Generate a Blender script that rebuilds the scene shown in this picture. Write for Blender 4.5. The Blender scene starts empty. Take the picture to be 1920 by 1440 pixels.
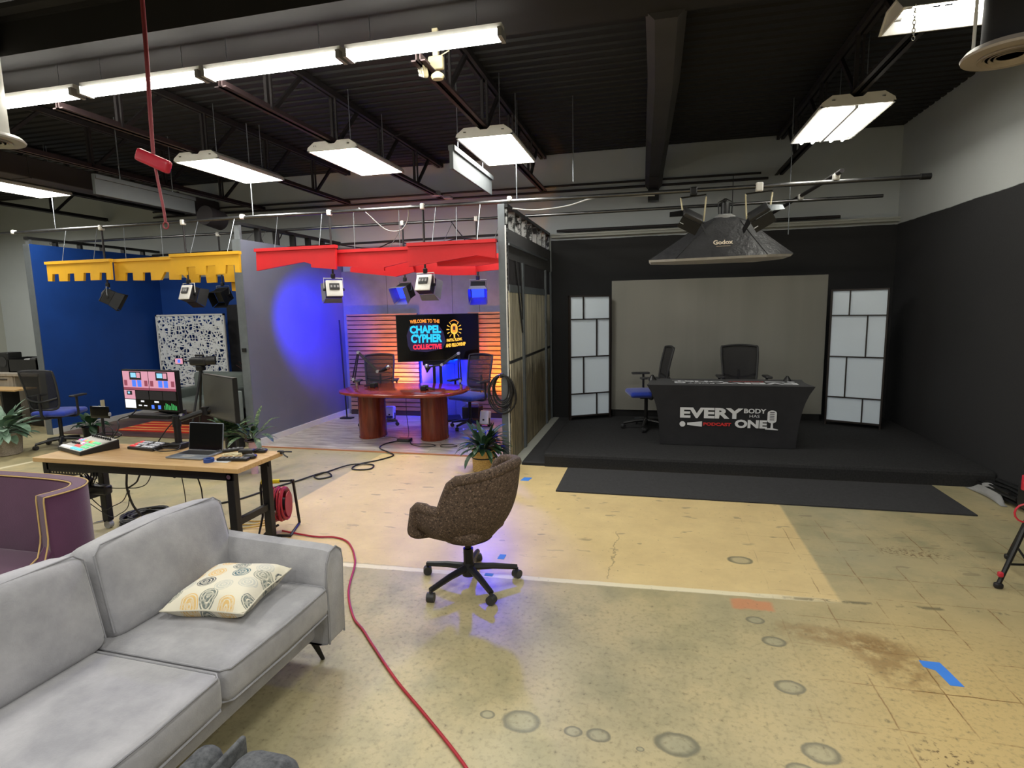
import bpy, math, random
from mathutils import Vector, Matrix
random.seed(7)
PI = math.pi
sc = bpy.context.scene
col = sc.collection

# ------------------------------------------------------------------ camera
def make_camera():
    a, b, c, f = -0.243765768, 0.132873417, -0.0196240615, 1067.53356
    fw = Vector((math.sin(a)*math.cos(b), math.cos(a)*math.cos(b), -math.sin(b)))
    r = Vector((math.cos(a), -math.sin(a), 0)); u = r.cross(fw)
    r2 = r*math.cos(c) + u*math.sin(c); u2 = -r*math.sin(c) + u*math.cos(c)
    cam = bpy.data.cameras.new('camera'); cam.sensor_width = 36; cam.lens = f/1920*36
    cam.clip_start = 0.05; cam.clip_end = 100
    o = bpy.data.objects.new('camera', cam); col.objects.link(o)
    m = Matrix((r2, u2, -fw)).transposed().to_4x4(); m.translation = Vector((0, 0, 1.86))
    o.matrix_world = m
    sc.camera = o
make_camera()

# ------------------------------------------------------------------ world, exposure
w = bpy.data.worlds.new('world'); sc.world = w; w.use_nodes = True
w.node_tree.nodes['Background'].inputs[0].default_value = (0.9, 0.95, 1, 1)
w.node_tree.nodes['Background'].inputs[1].default_value = 0.02
vs = sc.view_settings
vs.view_transform = 'Standard'; vs.look = 'None'; vs.gamma = 1; vs.exposure = 0.3; vs.use_curve_mapping = False
PANEL_L = 22.0     # radiance of the lit troffer diffusers
TUBE_L = 30.0      # radiance of the bare fluorescent tubes
BLUE_W = 420.0     # power of each blue stage light
ORANGE_W = 170.0    # power of each orange floor wash light

# ------------------------------------------------------------------ materials
def s2l(c):
    return tuple(((x/255)/12.92 if x/255 <= .04045 else ((x/255+.055)/1.055)**2.4) for x in c)
class NT:
    def __init__(s, name):
        s.m = bpy.data.materials.new(name); s.m.use_nodes = True
        s.t = s.m.node_tree; s.b = s.t.nodes['Principled BSDF']
    def n(s, typ, **kw):
        x = s.t.nodes.new(typ)
        for k, v in kw.items(): setattr(x, k, v)
        return x
    def ln(s, a, b): s.t.links.new(a, b)
    def put(s, sock, v):
        if isinstance(v, (int, float)): sock.default_value = v
        elif isinstance(v, tuple): sock.default_value = v if len(v) == len(sock.default_value) else (*v, 1)
        else: s.ln(v, sock)
    def math(s, op, a, b=0.0, c=0.0, clamp=False):
        x = s.n('ShaderNodeMath', operation=op, use_clamp=clamp)
        s.put(x.inputs[0], a); s.put(x.inputs[1], b)
        if op in ('SMOOTHSTEP', 'MULTIPLY_ADD', 'COMPARE'): s.put(x.inputs[2], c)
        return x.outputs[0]
    def mix(s, f, a, b, mode='MIX'):
        x = s.n('ShaderNodeMix', data_type='RGBA', blend_type=mode)
        s.put(x.inputs[0], f); s.put(x.inputs[6], a if not (isinstance(a, tuple) and len(a) == 3) else (*a, 1))
        s.put(x.inputs[7], b if not (isinstance(b, tuple) and len(b) == 3) else (*b, 1))
        return x.outputs[2]
    def noise(s, scale, detail=3, rough=.5, vec=None, w=0):
        x = s.n('ShaderNodeTexNoise'); x.inputs['Scale'].default_value = scale
        x.inputs['Detail'].default_value = detail; x.inputs['Roughness'].default_value = rough
        if vec is not None: s.ln(vec, x.inputs['Vector'])
        return x.outputs[0]
    def pos(s):
        return s.n('ShaderNodeNewGeometry').outputs['Position']
    def obj(s):
        return s.n('ShaderNodeTexCoord').outputs['Object']
    def xyz(s, v):
        x = s.n('ShaderNodeSeparateXYZ'); s.ln(v, x.inputs[0]); return x.outputs
    def ramp(s, f, lo, hi):       # clamped linear map
        x = s.n('ShaderNodeMapRange'); s.put(x.inputs[0], f); x.inputs[1].default_value = lo; x.inputs[2].default_value = hi
        return x.outputs[0]
    def bump(s, h, strength=.3, dist=.01):
        x = s.n('ShaderNodeBump'); x.inputs['Strength'].default_value = strength; x.inputs['Distance'].default_value = dist
        s.put(x.inputs['Height'], h); s.ln(x.outputs[0], s.b.inputs['Normal'])
    def base(s, c): s.put(s.b.inputs['Base Color'], c if not (isinstance(c, tuple) and len(c) == 3) else (*c, 1))
    def rough(s, r): s.put(s.b.inputs['Roughness'], r)
def mat(name, c, rough=.6, metal=0, var=.12, scale=8, bump=0, bscale=60, bdist=.004, spec=.5, sheen=0):
    k = NT(name); c = s2l(c)
    nz = k.noise(scale, 4, .6, k.obj())
    k.base(k.mix(k.ramp(nz, .3, .7), tuple(x*(1-var) for x in c), tuple(min(1, x*(1+var)) for x in c)))
    k.rough(rough); k.b.inputs['Metallic'].default_value = metal; k.b.inputs['Specular IOR Level'].default_value = spec
    if sheen: k.b.inputs['Sheen Weight'].default_value = sheen
    if bump: k.bump(k.noise(bscale, 3, .6, k.obj()), bump, bdist)
    return k.m
def emis(name, c, strength):
    k = NT(name); k.base((0.02, 0.02, 0.02)); k.b.inputs['Emission Color'].default_value = (*s2l(c), 1)
    k.b.inputs['Emission Strength'].default_value = strength; k.rough(.4)
    return k.m
M = {}
M['black_metal'] = mat('black_metal', (30, 30, 31), .45, .3, .2)
M['black_plastic'] = mat('black_plastic', (26, 26, 28), .42, 0, .2)
M['dark_plastic'] = mat('dark_plastic', (48, 48, 50), .5, 0, .2)
M['grey_plastic'] = mat('grey_plastic', (150, 150, 150), .5)
M['white_plastic'] = mat('white_plastic', (228, 226, 220), .45, 0, .05)
M['cream_plastic'] = mat('cream_plastic', (215, 205, 170), .45, 0, .05)
M['chrome'] = mat('chrome', (200, 200, 200), .25, 1, .05)
M['galv'] = mat('galvanised_steel', (150, 155, 160), .4, .85, .15, 14)
M['stud'] = mat('painted_stud', (98, 104, 108), .6, 0, .1)
M['pipe'] = mat('dark_pipe', (95, 95, 96), .3, .9, .2)
M['joist'] = mat('black_joist', (40, 36, 38), .65, .1, .2)
M['red_joist'] = mat('primer_red_joist', (58, 43, 45), .7, 0, .2)
M['blue_fabric'] = mat('blue_fabric', (40, 62, 165), .9, 0, .15, 30, .3, 400, .002, .2, .4)
M['white_paint'] = mat('white_paint', (214, 214, 212), .5, 0, .04)
M['red_board'] = mat('red_board', (205, 24, 32), .55, 0, .05, 5)
M['yellow_board'] = mat('yellow_board', (228, 172, 32), .6, 0, .05, 5)
M['blue_wall'] = mat('blue_wall_paint', (0, 60, 138), .7, 0, .08, 3, .1, 150, .002)
M['grey_drywall'] = mat('grey_drywall', (106, 109, 124), .7, 0, .05, 2, .1, 150, .002)
M['black_carpet'] = mat('black_carpet', (50, 50, 51), .95, 0, .25, 60, .5, 500, .004, .1)
M['black_cloth'] = mat('black_stretch_cloth', (44, 44, 47), .85, 0, .12, 6, .2, 500, .002, .2, .1)
M['screen_off'] = mat('dark_screen', (8, 8, 10), .12, 0, .1)
M['silver'] = mat('silver_case', (150, 158, 168), .35, .7, .05)
M['rubber'] = mat('rubber_cable', (22, 21, 23), .5, 0, .2)
M['red_cable'] = mat('red_cable', (165, 32, 48), .5, 0, .12)
M['yellow_cable'] = mat('yellow_cable', (196, 160, 72), .5)
M['dark_red_cord'] = mat('red_cord', (150, 62, 70), .6)
M['red_plastic'] = mat('red_plastic', (190, 38, 58), .4)
M['yellow_grip'] = mat('yellow_grip', (225, 200, 30), .5)
M['panel_on'] = emis('lit_diffuser', (255, 253, 245), PANEL_L)
M['tube_on'] = emis('lit_tube', (255, 252, 240), TUBE_L)
M['leaf'] = mat('plant_leaf', (38, 68, 42), .45, 0, .45, 14)
def mott():
    k = NT('mottled_leaf'); n = k.noise(40, 3, .7, k.obj()); k.base(k.mix(k.ramp(n, .5, .6), s2l((30, 58, 36)), s2l((104, 124, 74)))); k.rough(.45); return k.m
M['leaf_mottled'] = mott()
M['leaf_pale'] = mat('plant_leaf_pale', (112, 140, 118), .5, 0, .35, 12)
M['soil'] = mat('plant_soil', (50, 36, 26), .95)
M['white_text'] = mat('white_print', (226, 228, 232), .6, 0, .03)
M['red_text'] = mat('red_print', (205, 45, 45), .6, 0, .03)

def wood(name, c1, c2, rough=.45, axis=0, stretch=14, scale=3.0):
    k = NT(name); mp = k.n('ShaderNodeMapping'); k.ln(k.obj(), mp.inputs[0])
    sv = [stretch, stretch, stretch]; sv[axis] = 1; mp.inputs['Scale'].default_value = sv
    nz = k.noise(scale, 5, .65, mp.outputs[0])
    k.base(k.mix(k.ramp(nz, .3, .72), s2l(c1), s2l(c2))); k.rough(rough)
    k.bump(nz, .08, .002); return k.m
M['cherry'] = wood('cherry_veneer', (98, 38, 22), (140, 62, 38), .25, 2, 10)
M['cherry_top'] = wood('cherry_top', (112, 36, 24), (140, 56, 38), .14, 0, 10)
M['slat'] = wood('slat_wood', (128, 88, 60), (178, 132, 98), .6, 0, 12, 2.5)
M['plywood'] = wood('cabinet_laminate', (150, 142, 130), (176, 168, 154), .5, 2)

def butcher():
    k = NT('butcher_block'); br = k.n('ShaderNodeTexBrick'); k.ln(k.obj(), br.inputs[0])
    br.inputs['Color1'].default_value = (*s2l((206, 168, 112)), 1); br.inputs['Color2'].default_value = (*s2l((184, 140, 86)), 1)
    br.inputs['Mortar'].default_value = (*s2l((150, 108, 62)), 1); br.inputs['Scale'].default_value = 1
    br.inputs['Mortar Size'].default_value = .0008; br.inputs['Brick Width'].default_value = .42; br.inputs['Row Height'].default_value = .04
    mp = k.n('ShaderNodeMapping'); k.ln(k.obj(), mp.inputs[0]); mp.inputs['Scale'].default_value = (1, 14, 14)
    nz = k.noise(4, 4, .6, mp.outputs[0])
    k.base(k.mix(k.ramp(nz, .3, .7), br.outputs[0], s2l((214, 180, 128)))); k.rough(.4); return k.m
M['butcher'] = butcher()

def concrete_floor():
    k = NT('stained_concrete'); p = k.pos(); X, Y, Z = k.xyz(p)
    n1 = k.noise(1.1, 5, .6, p); n2 = k.noise(7, 5, .65, p); n3 = k.noise(38, 3, .6, p); n4 = k.noise(2.6, 6, .7, p)
    xj = k.math('ADD', X, k.math('MULTIPLY', k.math('SUBTRACT', n2, .5), .09))
    yj = k.math('ADD', Y, k.math('MULTIPLY', k.math('SUBTRACT', n2, .5), .09))
    olive = k.mix(k.ramp(n1, .35, .65), s2l((164, 156, 124)), s2l((188, 172, 130)))
    olive = k.mix(k.ramp(n4, .45, .7), olive, s2l((150, 144, 112)))
    # warmer towards the near right corner, where old adhesive stains the slab
    warm = k.math('MULTIPLY', k.ramp(k.math('ADD', xj, k.math('MULTIPLY', yj, -.15)), -.1, .9), k.ramp(yj, 4.2, 3.0))
    olive = k.mix(k.math('MULTIPLY', warm, .75), olive, k.mix(n1, s2l((196, 168, 108)), s2l((212, 184, 126))))
    sand = k.mix(k.ramp(n4, .35, .7), s2l((222, 198, 144)), s2l((205, 181, 132)))
    ins = lambda v, lo, hi, e=.012: k.math('MULTIPLY', k.ramp(v, lo-e, lo+e), k.ramp(v, hi+e, hi-e))
    jx = k.math('ADD', X, k.math('MULTIPLY', k.math('SUBTRACT', n2, .5), .02))
    ylim = k.math('SUBTRACT', yj, k.math('MULTIPLY', X, .03))
    patch = k.math('MULTIPLY', ins(jx, -3.42, 1.16), ins(ylim, 3.69, 6.75))
    c = k.mix(patch, olive, sand)
    # white joint line
    jl = k.math('SUBTRACT', k.math('ADD', Y, k.math('MULTIPLY', k.math('SUBTRACT', n2, .5), .025)), k.math('MULTIPLY', X, .045))
    line = k.math('MULTIPLY', ins(jl, 3.655, 3.71, .006), k.ramp(X, 1.2, .7))
    line2 = k.math('MULTIPLY', ins(k.math('ADD', jl, 0), 3.665, 3.70, .01), k.math('MULTIPLY', k.ramp(n2, .48, .56), k.ramp(X, .6, 1.0)))
    c = k.mix(line, c, s2l((228, 218, 186))); c = k.mix(k.math('MULTIPLY', line2, .8), c, s2l((104, 98, 76)))
    line3 = ins(k.math('SUBTRACT', jx, k.math('MULTIPLY', Y, .25)), -9.22, -9.14, .01)
    c = k.mix(k.math('MULTIPLY', line3, k.ramp(Y, 6.0, 5.9)), c, s2l((226, 216, 184)))
    # adhesive grid, old tile joints, right side
    gmask = k.math('MULTIPLY', k.math('MULTIPLY', k.ramp(xj, .55, 1.2), k.ramp(n4, .44, .56)), k.ramp(Y, 5.4, 4.9))
    def grid(v, w=.016):
        fr = k.math('FRACT', k.math('DIVIDE', v, .305)); d = k.math('ABSOLUTE', k.math('SUBTRACT', fr, .5))
        return k.ramp(d, w, w*.35)
    wj = k.math('MULTIPLY', k.math('SUBTRACT', n2, .5), .03)
    g = k.math('MAXIMUM', grid(k.math('ADD', X, wj)), grid(k.math('ADD', Y, wj)))
    c = k.mix(k.math('MULTIPLY', k.math('MULTIPLY', g, gmask), .85), c, s2l((122, 86, 44)))
    # brown spill
    def ell(cx, cy, rx, ry, ang=0, jit=.5):
        dx = k.math('SUBTRACT', X, cx); dy = k.math('SUBTRACT', Y, cy); ca, sa = math.cos(ang), math.sin(ang)
        u = k.math('DIVIDE', k.math('ADD', k.math('MULTIPLY', dx, ca), k.math('MULTIPLY', dy, sa)), rx)
        v = k.math('DIVIDE', k.math('SUBTRACT', k.math('MULTIPLY', dy, ca), k.math('MULTIPLY', dx, sa)), ry)
        d = k.math('SQRT', k.math('ADD', k.math('MULTIPLY', u, u), k.math('MULTIPLY', v, v)))
        return k.math('ADD', d, k.math('MULTIPLY', k.math('SUBTRACT', n2, .5), jit))
    for cx, cy, rx, ry, an in ((1.05, 3.30, .42, .12, -.15), (1.22, 3.12, .20, .30, .35)):
        d = ell(cx, cy, rx, ry, an, 2.2)
        c = k.mix(k.math('MULTIPLY', k.math('MULTIPLY', k.ramp(d, 1.05, .6), k.ramp(n2, .38, .55)), .6), c, s2l((126, 92, 48)))
    d = ell(1.18, 2.42, .2, .16, .2, 2.5); c = k.mix(k.math('MULTIPLY', k.ramp(d, 1.0, .4), k.math('MULTIPLY', k.ramp(n3, .56, .62), .8)), c, s2l((84, 52, 26)))
    d = ell(1.9, 4.6, .35, .12, .1, 2.5); c = k.mix(k.math('MULTIPLY', k.ramp(d, 1.0, .4), k.math('MULTIPLY', k.ramp(n3, .5, .6), .7)), c, s2l((96, 62, 30)))
    # adhesive blobs with dark rims
    for cx, cy, r in ((-.56, 2.29, .075), (-.32, 2.28, .035), (-.21, 2.28, .045), (.12, 2.30, .078), (.61, 3.40, .045), (.67, 3.19, .055),
                      (.70, 2.38, .065), (.67, 2.80, .06), (.60, 2.26, .05), (.64, 4.23, .075), (-.03, 2.24, .016), (-.72, 2.30, .03)):
        d = ell(cx, cy, r*1.1, r*.85, 0, .55)
        c = k.mix(k.math('MULTIPLY', k.ramp(d, 1.1, .95), .5), c, s2l((150, 150, 128)))
        rim = k.math('MULTIPLY', k.ramp(d, 1.15, 1.0), k.ramp(d, .62, .9)); c = k.mix(k.math('MULTIPLY', rim, .65), c, s2l((88, 88, 74)))
    # grey flecks over the sanded part, salmon paint patch, dark specks, hairline crack
    mp = k.n('ShaderNodeMapping'); k.ln(p, mp.inputs[0]); mp.inputs['Scale'].default_value = (1.6, 4, 1)
    fl = k.noise(3.1, 2, .5, mp.outputs[0])
    c = k.mix(k.math('MULTIPLY', k.math('MULTIPLY', k.ramp(fl, .665, .69), k.ramp(Y, 3.8, 4.4)), .55), c, s2l((124, 110, 88)))
    c = k.mix(k.math('MULTIPLY', k.math('MULTIPLY', ins(jx, .50, .74), ins(yj, 3.52, 3.64)), .7), c, s2l((205, 130, 90)))
    c = k.mix(k.math('MULTIPLY', k.ramp(n3, .66, .72), .5), c, s2l((92, 84, 62)))
    c = k.mix(k.math('MULTIPLY', k.math('MULTIPLY', k.ramp(n3, .5, .7), k.ramp(Y, 3.7, 3.3)), .4), c, s2l((112, 106, 80)))
    cr = k.math('ABSOLUTE', k.math('SUBTRACT', k.math('ADD', X, k.math('MULTIPLY', k.math('SUBTRACT', n4, .5), .25)), -.28))
    c = k.mix(k.math('MULTIPLY', k.math('MULTIPLY', k.ramp(cr, .006, .002), ins(Y, 3.75, 4.6)), .6), c, s2l((110, 96, 70)))
    k.base(c); k.rough(k.mix(n2, (.30, .30, .30), (.46, .46, .46))); k.bump(k.math('ADD', n3, n2), .12, .004)
    k.b.inputs['Specular IOR Level'].default_value = .45
    return k.m
M['concrete'] = concrete_floor()

def block_wall(name, c, painted_z=None, dark=(27, 27, 28), xmin=None):
    k = NT(name); p = k.pos(); X, Y, Z = k.xyz(p); n1 = k.noise(2, 5, .6, p); n3 = k.noise(60, 2, .5, p)
    col_ = k.mix(n1, s2l(tuple(x*.94 for x in c)), s2l(c))
    if painted_z:
        zz = k.math('ADD', Z, k.math('MULTIPLY', k.math('SUBTRACT', n1, .5), .03))
        f = k.ramp(zz, painted_z+.004, painted_z-.004)
        if xmin is not None: f = k.math('MULTIPLY', f, k.ramp(X, xmin-.01, xmin+.01))
        col_ = k.mix(f, col_, k.mix(n3, s2l(dark), s2l(tuple(x+8 for x in dark))))
    k.base(col_); k.rough(.85); k.bump(n3, .15, .004); return k.m
M['wall_grey'] = block_wall('grey_wall_paint', (184, 190, 192), 2.92, (33, 33, 34), -1.62)
M['wall_right'] = block_wall('grey_and_black_wall_paint', (188, 192, 192), 2.92, (36, 36, 38))
M['wall_plain'] = block_wall('plain_wall_paint', (176, 178, 170))
M['ceiling_black'] = mat('black_deck', (22, 21, 24), .7, 0, .2, 2)
M['soffit'] = mat('soffit_paint', (30, 29, 30), .8, 0, .08, 2)

# ------------------------------------------------------------------ mesh builder
class MB:
    def __init__(s): s.v = []; s.f = []
    def add(s, vs, fs):
        b = len(s.v); s.v += [tuple(v) for v in vs]; s.f += [tuple(i+b for i in f) for f in fs]; return s
    def box(s, x0, x1, y0, y1, z0, z1, mtx=None, taper=None):
        vs = [Vector((x, y, z)) for z in (z0, z1) for y in (y0, y1) for x in (x0, x1)]
        if mtx: vs = [mtx @ v for v in vs]
        return s.add(vs, [(0, 2, 3, 1), (4, 5, 7, 6), (0, 1, 5, 4), (2, 6, 7, 3), (0, 4, 6, 2), (1, 3, 7, 5)])
    def cbox(s, c, d, mtx=None):
        return s.box(c[0]-d[0]/2, c[0]+d[0]/2, c[1]-d[1]/2, c[1]+d[1]/2, c[2]-d[2]/2, c[2]+d[2]/2, mtx)
    def bar(s, a, b, w, h):
        a, b = Vector(a), Vector(b); d = (b-a); L = d.length; d.normalize()
        up = Vector((0, 0, 1)) if abs(d.z) < .98 else Vector((0, 1, 0))
        x = d.cross(up).normalized(); z = x.cross(d)
        m = Matrix((x, d, z)).transposed().to_4x4(); m.translation = a
        return s.box(-w/2, w/2, 0, L, -h/2, h/2, m)
    def tube(s, pts, r, n=8, caps=True, closed=False):
        pts = [Vector(p) for p in pts]; N = len(pts); rings = []
        if not hasattr(r, '__len__'): r = [r]*N
        prev = None
        for i, p in enumerate(pts):
            if closed: t = pts[(i+1) % N]-pts[i-1]
            else: t = pts[min(i+1, N-1)]-pts[max(i-1, 0)]
            if t.length < 1e-9: t = Vector((0, 0, 1))
            t.normalize()
            if prev is None:
                u = t.cross(Vector((0, 0, 1)) if abs(t.z) < .9 else Vector((1, 0, 0))).normalized()
            else:
                u = prev-t*prev.dot(t)
                u = u.normalized() if u.length > 1e-6 else t.orthogonal().normalized()
            prev = u; v = t.cross(u)
            rings.append([p+(u*math.cos(2*PI*k/n)+v*math.sin(2*PI*k/n))*r[i] for k in range(n)])
        vs = [q for R in rings for q in R]; fs = []
        for i in range(N if closed else N-1):
            j = (i+1) % N
            for k in range(n): fs.append((i*n+k, i*n+(k+1) % n, j*n+(k+1) % n, j*n+k))
        if caps and not closed: fs.append(tuple(range(n))[::-1]); fs.append(tuple((N-1)*n+k for k in range(n)))
        return s.add(vs, fs)
    def cyl(s, a, b, r, n=16, r2=None): return s.tube([a, b], [r, r2 if r2 is not None else r], n)
    def lathe(s, prof, n=24, c=(0, 0, 0), sx=1, sy=1):
        vs = [(c[0]+r*math.cos(2*PI*k/n)*sx, c[1]+r*math.sin(2*PI*k/n)*sy, c[2]+z) for r, z in prof for k in range(n)]
        fs = [(i*n+k, i*n+(k+1) % n, (i+1)*n+(k+1) % n, (i+1)*n+k) for i in range(len(prof)-1) for k in range(n)]
        fs.append(tuple(range(n))[::-1]); fs.append(tuple((len(prof)-1)*n+k for k in range(n)))
        return s.add(vs, fs)
    def prism(s, poly, t0, t1, plane='xz', mtx=None):
        P = {'xz': lambda a, b, t: (a, t, b), 'xy': lambda a, b, t: (a, b, t), 'yz': lambda a, b, t: (t, a, b)}[plane]
        n = len(poly); vs = [Vector(P(a, b, t0)) for a, b in poly]+[Vector(P(a, b, t1)) for a, b in poly]
        if mtx: vs = [mtx @ v for v in vs]
        return s.add(vs, [tuple(range(n))[::-1], tuple(range(n, 2*n))]+[(i, (i+1) % n, n+(i+1) % n, n+i) for i in range(n)])
    def grid(s, fn, nu, nv, closeu=False):
        vs = [fn(i/(nu if closeu else nu-1), j/(nv-1)) for j in range(nv) for i in range(nu)]
        fs = [(j*nu+i, j*nu+(i+1) % nu, (j+1)*nu+(i+1) % nu, (j+1)*nu+i) for j in range(nv-1) for i in range(nu if closeu else nu-1)]
        return s.add(vs, fs)
    def rbox(s, c, d, r=.04, n=5, puff=0, mtx=None, e=None):
        # soft box: superellipsoid style cushion
        rx, ry, rz = d[0]/2, d[1]/2, d[2]/2; N = 7
        vs = []; idx = {}; fs = []
        seq = [(-1+2*i/(2*N)) for i in range(2*N+1)]
        def pt(u, v, wv):
            x, y, z = u*rx, v*ry, wv*rz
            q = Vector((max(-rx+r, min(rx-r, x)), max(-ry+r, min(ry-r, y)), max(-rz+r, min(rz-r, z))))
            dd = Vector((x, y, z))-q
            if dd.length > 1e-9: q = q+dd.normalized()*min(r, dd.length if dd.length < r*.02 else r)
            if puff:
                k = (1-u*u)*(1-v*v); q.z += puff*k*(1 if wv > 0 else -1)*abs(wv)
                k2 = (1-v*v)*(1-wv*wv); q.x += puff*.5*k2*(1 if u > 0 else -1)*abs(u)
                k3 = (1-u*u)*(1-wv*wv); q.y += puff*.5*k3*(1 if v > 0 else -1)*abs(v)
            q = q+Vector(c)
            return mtx @ q if mtx else q
        def prm(half): # parameter positions concentrated at edges
            rr = min(.98, r/half); a = [-1, -1+rr*.12, -1+rr*.4, -1+rr]; m = [-.5, 0, .5]
            return sorted(set([round(x, 5) for x in a+[x*(1-rr) for x in m]+[-x for x in a]]))
        U, V, W = prm(rx), prm(ry), prm(rz)
        def get(i, j, k):
            if (i, j, k) not in idx: idx[(i, j, k)] = len(vs); vs.append(pt(U[i], V[j], W[k]))
            return idx[(i, j, k)]
        a, b, cc = len(U)-1, len(V)-1, len(W)-1
        for i in range(a):
            for j in range(b):
                fs.append((get(i, j, cc), get(i+1, j, cc), get(i+1, j+1, cc), get(i, j+1, cc)))
                fs.append((get(i, j, 0), get(i, j+1, 0), get(i+1, j+1, 0), get(i+1, j, 0)))
        for i in range(a):
            for k in range(cc):
                fs.append((get(i, 0, k), get(i+1, 0, k), get(i+1, 0, k+1), get(i, 0, k+1)))
                fs.append((get(i, b, k), get(i, b, k+1), get(i+1, b, k+1), get(i+1, b, k)))
        for j in range(b):
            for k in range(cc):
                fs.append((get(0, j, k), get(0, j, k+1), get(0, j+1, k+1), get(0, j+1, k)))
                fs.append((get(a, j, k), get(a, j+1, k), get(a, j+1, k+1), get(a, j, k+1)))
        return s.add(vs, fs)
    def build(s, name, m, parent=None, smooth=False, bevel=0, sub=0, off=None):
        me = bpy.data.meshes.new(name)
        vs = s.v if off is None else [(v[0]-off[0], v[1]-off[1], v[2]-off[2]) for v in s.v]
        me.from_pydata(vs, [], s.f); me.validate(); me.update()
        me.materials.append(M[m] if isinstance(m, str) else m)
        if smooth:
            me.polygons.foreach_set('use_smooth', [True]*len(me.polygons))
            try: me.set_sharp_from_angle(angle=math.radians(42))
            except Exception: pass
        o = bpy.data.objects.new(name, me); col.objects.link(o)
        if parent: o.parent = parent
        if bevel:
            b = o.modifiers.new('bevel', 'BEVEL'); b.width = bevel; b.segments = 2; b.limit_method = 'ANGLE'
        if sub:
            b = o.modifiers.new('sub', 'SUBSURF'); b.levels = sub; b.render_levels = sub
        return o
def spline(pts, k=6, closed=False):
    P_ = [Vector(p) for p in pts]; n = len(P_); out = []
    for i in range(n if closed else n-1):
        g = (lambda j: P_[j % n]) if closed else (lambda j: P_[max(0, min(n-1, j))])
        a, b, c, d = g(i-1), g(i), g(i+1), g(i+2)
        for q in range(k):
            t = q/k; out.append(.5*((2*b)+(-a+c)*t+(2*a-5*b+4*c-d)*t*t+(-a+3*b-3*c+d)*t**3))
    if not closed: out.append(P_[-1])
    return out
def tag(o, label=None, cat=None, group=None, kind=None):
    if label: o['label'] = label
    if cat: o['category'] = cat
    if group: o['group'] = group
    if kind: o['kind'] = kind
    return o
def thing(name, label, cat, loc=(0, 0, 0), rz=0, group=None):
    o = bpy.data.objects.new(name, None); col.objects.link(o); o.empty_display_size = .1
    o.location = loc; o.rotation_euler = (0, 0, rz)
    return tag(o, label, cat, group)
def dup(root, loc, rz=None, label=None, group=None):
    def cp(o, par):
        c = o.copy(); col.objects.link(c); c.parent = par
        for ch in kids.get(o, []): cp(ch, c)
        return c
    kids = {}
    for o in list(col.objects):
        if o.parent: kids.setdefault(o.parent, []).append(o)
    r = cp(root, None); r.location = loc
    if rz is not None: r.rotation_euler = (0, 0, rz)
    if label: r['label'] = label
    if group: r['group'] = group
    return r
def W(parent):  # offset so that world-coordinate meshes can be parented
    return tuple(parent.location)
def text(name, body, m, x0, x1, z0, z1, depth=.002, bold=.02, parent=None, place=None):
    # flat lettering fitted to a rectangle; place maps (x, z, d) -> point
    c = bpy.data.curves.new('t', 'FONT'); c.body = body; c.extrude = 0; c.offset = bold; c.resolution_u = 3
    o = bpy.data.objects.new('t', c); col.objects.link(o)
    dg = bpy.context.evaluated_depsgraph_get(); me = bpy.data.meshes.new_from_object(o.evaluated_get(dg))
    col.objects.unlink(o); bpy.data.objects.remove(o)
    xs = [v.co.x for v in me.vertices]; ys = [v.co.y for v in me.vertices]
    a, b, cc, d = min(xs), max(xs), min(ys), max(ys)
    for v in me.vertices:
        x = x0+(v.co.x-a)/(b-a)*(x1-x0); z = z0+(v.co.y-cc)/(d-cc)*(z1-z0)
        v.co = place(x, z)
    me.name = name; me.materials.clear(); me.materials.append(M[m])
    ob = bpy.data.objects.new(name, me); col.objects.link(ob)
    if parent: ob.parent = parent
    return ob
def struct(name, mb, m, **kw): return tag(mb.build(name, m, **kw), kind='structure')
# ------------------------------------------------------------------ the room
XL, XR, YB, YF, ZC = -13.5, 3.32, 9.30, -4.5, 4.25
struct('floor', MB().box(XL, XR, YF, YB, -.12, 0), 'concrete')
struct('wall_back', MB().box(XL-.2, XR+.2, YB, YB+.2, 0, ZC+.2), 'wall_grey')
struct('wall_right', MB().box(XR, XR+.2, YF, YB, 0, ZC+.2), 'wall_right')
struct('wall_left', MB().box(XL-.2, XL, YF, YB, 0, ZC+.2), 'wall_plain')
struct('wall_front', MB().box(XL-.2, XR+.2, YF-.2, YF, 0, ZC+.2), 'wall_plain')
cm = MB(); y = YF; prof = []
while y < YB:                                    # ribbed metal deck, ribs along X
    prof += [(y, ZC), (y+.09, ZC), (y+.11, ZC+.04), (y+.135, ZC+.04)]; y += .152
prof = [(min(a, YB), b) for a, b in prof]+[(YB, ZC)]
n = len(prof)
cm.add([(XL, a, b) for a, b in prof]+[(XR, a, b) for a, b in prof], [(i, i+1, n+i+1, n+i) for i in range(n-1)])
cm.box(XL, XR, YF, YB, ZC+.06, ZC+.15)
struct('ceiling', cm, 'ceiling_black')
struct('trim_1', MB().box(XL, XR, 3.88, 4.70, 4.0, ZC+.03), 'soffit')          # wide dropped soffit above the tubes
struct('trim_2', MB().box(-1.60, XR, 9.22, 9.30, 2.955, 2.99).box(-1.60, XR, 9.20, 9.30, 2.99, 3.015), 'wall_plain')   # grey ledge above the black paint
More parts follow.
